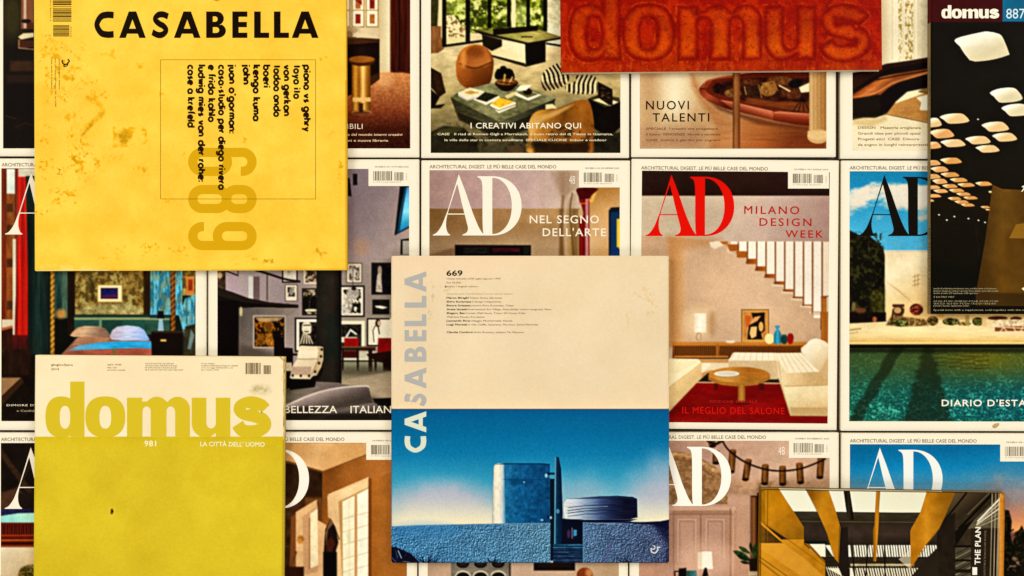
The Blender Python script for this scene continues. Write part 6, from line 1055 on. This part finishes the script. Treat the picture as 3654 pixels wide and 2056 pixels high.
def rust_cover():
    th = -.009; box = (1996, -1150, 3142, 254); c = (2569, -448)
    m = Magazine('architecture_magazine', 'rust red magazine with lower case letters printed to look embossed on a mottled metallic cover', TOP, box, ZT, .0098, th, (2569 - 6, -448), droop=(.0006, 5), pages='#f6dfc2', back='#e8cfae', spine_col='#8a2410', corner=3)
    box = m.box; p = Print(*box, c=m.c, th=th, edge=EDGE, step=2.4)
    x0, x1, yx, yb = 2028, 3112, 17, 219
    X, Y = p.X, p.Y; d = np.full(X.shape, 1e9); vis = Y > -140
    for pc in DOMUS:
        L = [np.stack([x0 + (np.asarray(l, float)[:, 0] - 283) / 1409 * (x1 - x0), yx + (np.asarray(l, float)[:, 1] - 335) / 250 * (yb - yx)], 1) for l in pc]
        s_ = p._sdf(X[vis], Y[vis], L[0])
        for h in L[1:]: s_ = np.maximum(s_, -p._sdf(X[vis], Y[vis], h))
        d[vis] = np.minimum(d[vis], s_)
    wob = (fbm(X / 30, Y / 30, 251, 3) - .5) * 7; d = d + wob
    n1 = fbm(X / 40, Y / 40, 253, 5, .62); n2 = fbm(X / 6, Y / 6, 255, 3, .7); n3 = fbm(X / 120, Y / 90, 257, 3); n4 = fbm(X / 9, Y / 60, 259, 3)
    a = sstep(.36, .66, n1)[..., None]; C = rgb('#9e1805') * (1 - a) + rgb('#b02807') * a
    warm = sstep(.46, .72, n3)[..., None] * sstep(-20, 200, Y)[..., None]; C = C * (1 - warm * .35) + rgb('#b0460e') * warm * .35
    low = sstep(190, 250, Y)[..., None]; C = C * (1 - low * .35) + rgb('#a84818') * low * .35
    # letter relief is only colour: warm floor, shade painted round edges, broken highlight outside
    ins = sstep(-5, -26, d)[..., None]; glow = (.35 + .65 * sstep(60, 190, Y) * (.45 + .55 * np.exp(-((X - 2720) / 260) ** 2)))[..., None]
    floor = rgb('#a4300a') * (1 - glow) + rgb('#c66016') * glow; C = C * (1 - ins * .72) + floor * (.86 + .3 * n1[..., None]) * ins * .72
    rim_shade = np.exp(-((d + 4) / 6.5) ** 2)[..., None]; C = C * (1 - rim_shade * .62) + rgb('#801204') * rim_shade * .62
    lip_highlight = (np.exp(-((d - 6) / 2.6) ** 2) * sstep(.50, .64, fbm(X / 34, Y / 34, 263, 3)))[..., None]; C = C * (1 - lip_highlight * .40) + rgb('#d0661e') * lip_highlight * .40
    cr = sstep(.58, .72, fbm(X / 14, Y / 26, 267, 4, .7))[..., None] * (d > 4)[..., None] * (.3 + .7 * sstep(120, 220, Y))[..., None]; C = C * (1 - cr * .30) + rgb('#c87432') * cr * .30
    dk = sstep(.57, .72, fbm(X / 12, Y / 12, 269, 4, .7))[..., None]; C = C * (1 - dk * .30) + rgb('#6c1005') * dk * .30
    C = C + ((n2 - .5) * .10)[..., None] * (.3 + C) + ((n4 - .5) * .07)[..., None] * sstep(180, 230, Y)[..., None]
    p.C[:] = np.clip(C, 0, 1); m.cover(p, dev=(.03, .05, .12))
    return m.finish()
rust_cover()

def black_cover():
    box = (3322, -44, 4214, 1121)
    m = Magazine('architecture_magazine', 'black magazine with glowing white ceiling cells and a maroon and blue header', TOP, box, ZT, .0092, 0.0, droop=(.0007, 6), pages='#d8c69c', back='#20140c', spine_col='#8c7a58', corner=3)
    p = Print(*box, c=m.c, edge=EDGE, step=2.2); p.Z(*ZC); p.fill(((0, 100), (0, 1240), '#150f08', '#181109', '#1a1409', '#100c06'), (.02, 40))
    p.poly([(40, 740), (290, 780), (280, 850), (40, 820)], '#221608', 14, a=.8); p.poly([(40, 1050), (120, 1060), (260, 1090), (230, 1160), (40, 1150)], '#0e0d06', 30)
    p.poly([(292, 735), (330, 752), (420, 757), (1100, 760), (1100, 1225), (225, 1215), (226, 1165), (262, 960)], ((240, 0), (420, 0), '#4a3210', '#6a4a18', '#5c3f14'), 3, (.06, 60)); p.poly([(226, 1165), (292, 1165), (1100, 1180), (1100, 1225), (225, 1218)], '#3a280e', 10, a=.7); p.poly([(358, 948), (385, 893), (420, 888), (500, 888), (500, 950)], '#8a6424', 4); p.poly([(335, 720), (420, 740), (1100, 745), (1100, 765), (420, 760)], '#1a1209', 5)
    tem = np.array([(0, .31), (.12, .18), (.5, .02), (.62, 0), (.82, .08), (.9, .25), (1, .72), (.98, .8), (.75, .93), (.5, 1), (.28, .97), (.1, .5)])
    L = [(140, 126, 357, 243), (82, 452, 200, 492), (248, 485, 358, 524), (290, 529, 390, 563), (183, 542, 285, 574), (224, 578, 320, 607), (281, 350, 412, 408), (327, 414, 445, 462), (20, 470, 90, 506), (40, 514, 140, 550), (84, 555, 185, 585), (20, 565, 88, 592), (83, 628, 170, 652), (20, 638, 86, 659), (45, 663, 117, 685), (85, 686, 160, 705), (20, 693, 86, 712), (52, 712, 113, 732), (122, 708, 193, 725), (91, 733, 153, 749), (152, 728, 222, 744), (20, 738, 85, 753), (56, 753, 115, 768), (118, 751, 180, 766), (223, 723, 290, 740), (147, 766, 206, 780), (175, 781, 233, 794), (20, 773, 88, 786), (114, 784, 168, 797), (140, 797, 198, 811), (165, 810, 221, 822), (20, 793, 60, 803), (245, 820, 282, 829), (264, 831, 282, 838), (276, 760, 290, 768), (408, 735, 480, 757), (408, 1140, 470, 1166)]
    for i, (a, b, c_, d_) in enumerate(L):
        if i == 0: P_ = tem
        else: P_ = np.array([(0, .34), (.2, .1), (.45, 0), (.72, 0), (.86, .22), (1, .72), (.8, .93), (.5, 1), (.28, .98), (.13, .6)])
        P_ = P_ * np.array([c_ - a, d_ - b]) + np.array([a, b]); y = (b + d_) / 2
        top, low = ('#f4efdc', '#cfc4a4') if y < 470 else (('#f3e8cc', '#d0b486') if y < 620 else ('#f0dcb4', '#c09058'))
        if 120 > (a + c_) / 2 and 500 < y < 900: top, low = '#f0d8b0', '#c89a68'
        p.poly(P_ + np.array([0, 3]), '#5a3c18', 6, a=.5); p.poly(P_, ((a, b), (a + (c_ - a) * .25, d_), top, top, low), 3, (.02, 20), sm=2)
        if i < 12: p.poly(P_ * np.array([.7, .45]) + np.array([a * .3 + .1 * (c_ - a), b * .55 + .45 * (d_ - b)]), low, 14 if i == 0 else 6, a=.35)
    for x, y in ((79, 855), (140, 862), (110, 876), (196, 870), (236, 877), (262, 885), (234, 475)): p.ell(x, y, 3.4, 2.4, '#e6ddc0', 3)
    p.line([(225, 900), (240, 1020)], 3, '#2c200c', 3, a=.7)
    p.Z(*Z3); p.rect(1900, -120, 2428, 156, '#480b0c', 2, (.03, 60)); p.rect(2425, -120, 4000, 153, '#136688', 2, (.03, 60))
    m.cover(p); m.Z(*Z3); m.domus('masthead', 1992, 2402, 63, 131, '#f4eedc'); m.text('issue_number', '887', 2450, 131, 68, 132, '#d8eaec', -.012, 1.0)
    m.Z(*Z6)
    for t, x1, y in (('mensile di architettura arredamento arte, monthly review of architecture', 2382, 936), ('interiors design art, numero speciale, Poste Italiane sped. abb. postale', 2394, 953), ('dicembre december 2005 duemilacinque, tariffa regime libero', 2252, 969), ('€ 8,00 ITALY ONLY', 2084, 996), ('A € 14,20 - B € 14,00 - CH CHF 26,00 - D € 16,80 - E € 13,80 - F € 14,80', 2394, 1026), ('GR € 15,20 - NL € 15,50 - P € 15,00 - UK £ 9,20 - USA $ 14,50', 2376, 1043), ('periodico mensile, supplemento incluso', 2188, 1058), ('Special issue with a supplement, sold together with this magazine only', 2720, 1088)): m.text('imprint', t, 1936, y, 11, x1 - 1936, '#b0a684', .0, 1, res=1)
    m.text('cover_letter', 'A', 2556, 246, 40, 60, '#e8e0c8', .01, 1)
    V, F = glyph_run('DICEMBRE | DECEMBER 2005', .012, 1.1, 2); hy = lambda py: (m.c[1] - py) * m.f
    L_ = abs(hy(560 + 500 * K) - hy(560 + 1050 * K)); k = L_ / np.ptp(V[:, 0])
    me = bpy.data.meshes.new('spine_text'); me.from_pydata([(m.ext[0] + .00006, hy(560 + 1050 * K) + a * k, .0066 - b * .0034) for a, b in V], [], [tuple(f) for f in F]); me.materials.append(ink('#2c2010')); me.materials[0].use_backface_culling = False; m.link('spine_text', me)
    V, F = glyph_run('numero 887 architettura design arte', .012, 1.1, 2); k = .14 / np.ptp(V[:, 0])
    me = bpy.data.meshes.new('spine_text'); me.from_pydata([(m.ext[0] + .00006, hy(720) + a * k, .0062 - b * .0026) for a, b in V], [], [tuple(f) for f in F]); me.materials.append(ink('#5c4c30')); m.link('spine_text', me)
    m.slab('spine_band', (m.ext[0] + .00004, hy(79), m.ext[0] + .0004, m.ext[3] - .0003), .0006, .0080, ink('#5a1210'))
    return m.finish()
black_cover()

def plan_cover():
    th = .0172; c = (3142.5, 2300.5); box = (c[0] - 437, c[1] - 550, c[0] + 437, c[1] + 550)
    m = Magazine('architecture_magazine', 'slightly tilted magazine with ochre roof fins under a glazed steel frame', TOP, box, ZT, .0095, th, c, droop=(.0012, 9), pages='#b09a6c', back='#6a4a18', spine_col='#8a6224', corner=16)
    p = Print(*box, c=m.c, th=th, edge=EDGE, step=2.2); p.Z(*Z9); p.fill('#362a1c', (.05, 60))
    p.rect(700, 820, 2500, 1000, ((700, 0), (1900, 0), '#e8e4cc', '#e4e2ce', '#dcd8c0'), 3)
    p.poly([(2000, 850), (2500, 860), (2500, 2000), (2000, 2000)], '#3a3020', 6, (.06, 60)); p.poly([(2085, 860), (2330, 868), (2200, 1000), (2130, 1010), (2020, 1050)], ((2100, 870), (2200, 1000), '#5c4c34', '#463826', '#2c2218'), 5); p.line([(2170, 860), (2010, 1060)], 14, '#17110a', 5); p.line([(2350, 870), (2120, 1110)], 18, '#120d08', 5); p.line([(2330, 862), (2180, 1010)], 6, '#6a5c44', 4)
    p.poly([(2160, 1112), (2300, 980), (2410, 880), (2410, 1130)], '#5c5240', 6, (.08, 20))
    for i in range(5): p.line([(2410, 896 + i * 34), (2250 - i * 4, 1060 + i * 12)], 9 - i, ('#efe8d0', '#b0a488', '#dcd4bc', '#8c8068', '#a89c80')[i], 4)
    p.poly([(945, 990), (1830, 1000), (2000, 1010), (2000, 1075), (950, 1060)], ((0, 990), (0, 1075), '#484030', '#342a1c'), 4, (.06, 80, 10)); p.line([(1000, 1062), (1800, 1068)], 6, '#5c5038', 4); p.rect(950, 1070, 1990, 1235, ((0, 1070), (0, 1235), '#382c20', '#42342a', '#30261a'), 4, (.06, 60)); p.poly([(1020, 1200), (1180, 1200), (1180, 1225), (1020, 1225)], '#17201a', 6)
    p.rect(1160, 1230, 1980, 1320, '#e3decb', 3); p.rect(1060, 1222, 1168, 1310, '#e6e1c8', 4); p.poly([(1172, 1235), (1240, 1330), (1240, 1420), (1172, 1400)], '#3c3a24', 8, (.1, 20)); p.rect(1160, 1312, 1990, 1395, '#352a1e', 4, (.06, 60, 10)); p.rect(1350, 1360, 1800, 1380, '#8a7c5c', 4, (.15, 20)); p.line([(1350, 1370), (1790, 1370)], 4, '#cfc6a8', 3); p.rect(1160, 1392, 1990, 2100, '#dcd4bc', 3); p.poly([(1160, 1380), (1290, 1449), (1290, 1500), (1160, 1500)], '#3a3020', 5)
    for i in range(34):
        x = 1350 + i * 18.5; p.line([(x, 1225), (x + 10, 1312)], 6 if i % 3 else 9, '#3a2e1c', 3); p.line([(x + 14, 1380), (x + 34, 1470)], 7 if i % 2 else 10, '#3c3020', 3)
    for i in range(7): p.line([(1178 + i * 16, 1385), (1200 + i * 16, 1449)], 5, '#d0c6a8', 3)
    for x, a in ((1360, 20), (1470, -12), (1590, 4)): p.line([(x, 1225), (x + a, 1449)], 10, '#1c130a', 4)
    p.rect(1300, 1395, 1345, 1480, '#1a120a', 6); p.poly([(1690, 1330), (1790, 1240), (1860, 1240), (1770, 1400)], '#d8cfb4', 6, a=.6)
    p.poly([(1300, 845), (1345, 846), (1368, 1000), (1372, 1050), (1330, 1050), (1315, 960)], ((1300, 0), (1370, 0), '#17120c', '#3c3424', '#14100a'), 4); p.poly([(1255, 1110), (1330, 1100), (1340, 1449), (1290, 1449), (1240, 1330)], '#2a2018', 5)
    G0, G1, G2 = '#b8801f', '#96661a', '#c8913a'
    p.poly([(690, 820), (842, 828), (900, 920), (960, 1010), (1018, 1100), (1020, 1222), (960, 1222), (690, 1050)], ((720, 850), (1000, 1150), '#a8761e', G0, '#a87420', '#8c6018'), 4, (.05, 50)); p.poly([(690, 1060), (860, 1215), (690, 1215)], '#5c4018', 10, (.08, 30)); p.rect(690, 820, 745, 1300, '#8a6018', 10, (.1, 30, 100), .5); p.line([(764, 840), (762, 1210)], 5, '#7a5416', 4)
    p.poly([(690, 1062), (715, 1062), (860, 1190), (1020, 1190), (1020, 1222), (1170, 1355), (1170, 1449), (1170, 2000), (690, 2000), (690, 1216), (870, 1216)], ((720, 1220), (1160, 1449), '#c48c2c', '#b9822a', '#a8741e'), 4, (.05, 50)); p.line([(700, 1040), (1170, 1380)], 5, '#80581a', 6, a=.6); p.poly([(690, 1216), (870, 1214), (1030, 1330), (1160, 1449), (1000, 1449), (690, 1240)], '#cf9a44', 10, a=.6); p.line([(690, 1330), (860, 1460)], 12, '#8a5f1a', 8, a=.7); p.line([(690, 1300), (900, 1449)], 6, '#6a4814', 5, a=.7); p.poly([(1020, 1215), (1060, 1222), (1168, 1340), (1168, 1360)], '#8c6018', 4)
    p.poly([(1034, 835), (1196, 842), (1240, 970), (1278, 1105), (1266, 1358), (1238, 1325), (1180, 1140), (1100, 960)], ((1060, 900), (1270, 1000), '#8f621a', '#b8822a', '#a87420'), 4, (.05, 50)); p.line([(1034, 838), (1100, 965), (1180, 1142), (1236, 1330)], 5, '#6e4c18', 5, a=.6); p.line([(1272, 1100), (1262, 1350)], 5, '#6e4c16', 4)
    p.poly([(1530, 848), (1560, 848), (1552, 970), (1548, 1090), (1530, 1345), (1510, 1345), (1508, 1120), (1518, 1090)], ((1510, 0), (1560, 0), '#7c5418', '#b8812a', '#94681e'), 3)
    p.poly([(1960, 1065), (2090, 1000), (2090, 1449), (2090, 2000), (1960, 2000)], '#2a2016', 5, (.05, 40)); p.poly([(2090, 1130), (2230, 1040), (2180, 1110), (2090, 1240)], '#17100a', 6); p.poly([(1780, 1449), (1900, 1310), (1970, 1240), (1970, 2000), (1770, 2000)], '#30261a', 6); p.poly([(2090, 1242), (2250, 1240), (2250, 1449), (2250, 2000), (2090, 2000)], '#4c4434', 5, (.06, 40))
    p.poly([(1888, 850), (2090, 858), (2030, 1000), (1975, 1115), (1880, 1230), (1775, 1395), (1772, 1130), (1780, 1110), (1842, 1000)], ((1800, 1000), (2040, 980), '#a87220', '#b9822c', '#a06e20', '#8a5f1a'), 4, (.05, 50)); p.line([(2088, 860), (2028, 1000), (1975, 1115), (1776, 1392)], 5, '#7a5418', 5, a=.6)
    for i in range(9): p.line([(2095, 1290 + i * 30), (2240, 1215 + i * 30)], 7, '#8a8068' if i % 2 else '#2a2218', 4, a=.7)
    p.rect(2090, 1330, 2250, 1345, '#1a130b', 4); p.rect(2090, 1400, 2250, 1425, '#241b10', 5); p.poly([(2080, 1230), (2420, 1230), (2420, 1246), (2080, 1246)], '#17110a', 4); p.rect(2200, 1110, 2410, 2000, '#2c2116', 8, (.06, 40), .85); p.rect(2208, 1240, 2300, 2000, '#2a2018', 8, a=.6)
    for x in (2342, 2366, 2388): p.line([(x + 10, 866), (x - 4, 1449)], 4, '#b8a888', 3)
    p.poly([(2405, 850), (2470, 850), (2440, 2000), (2390, 2000)], ((2400, 0), (2450, 0), '#c08a48', '#b87c34', '#8a5a20'), 4, (.05, 30)); p.line([(2402, 900), (2392, 1449)], 5, '#d8b07c', 4)
    p.line([(712, 836), (2430, 862)], 8, '#4a3414', 6, a=.6); p.line([(716, 840), (712, 1449)], 10, '#6a4a18', 6, a=.7)
    m.cover(p); m.Z(*Z9); m.text('masthead', 'THE PLAN', 2265, 1366, 37, 262, '#f4efe0', .03, 1.05, rot=90); m.bar('masthead', 2211, 1386, 2244, 1440, '#f4efe0'); m.text('subtitle', 'ARCHITECTURE & TECHNOLOGIES IN DETAIL', 2302, 1470, 12, 345, '#8c7c60', .0, 1.1, rot=90, res=1)
    return m.finish()
plan_cover()
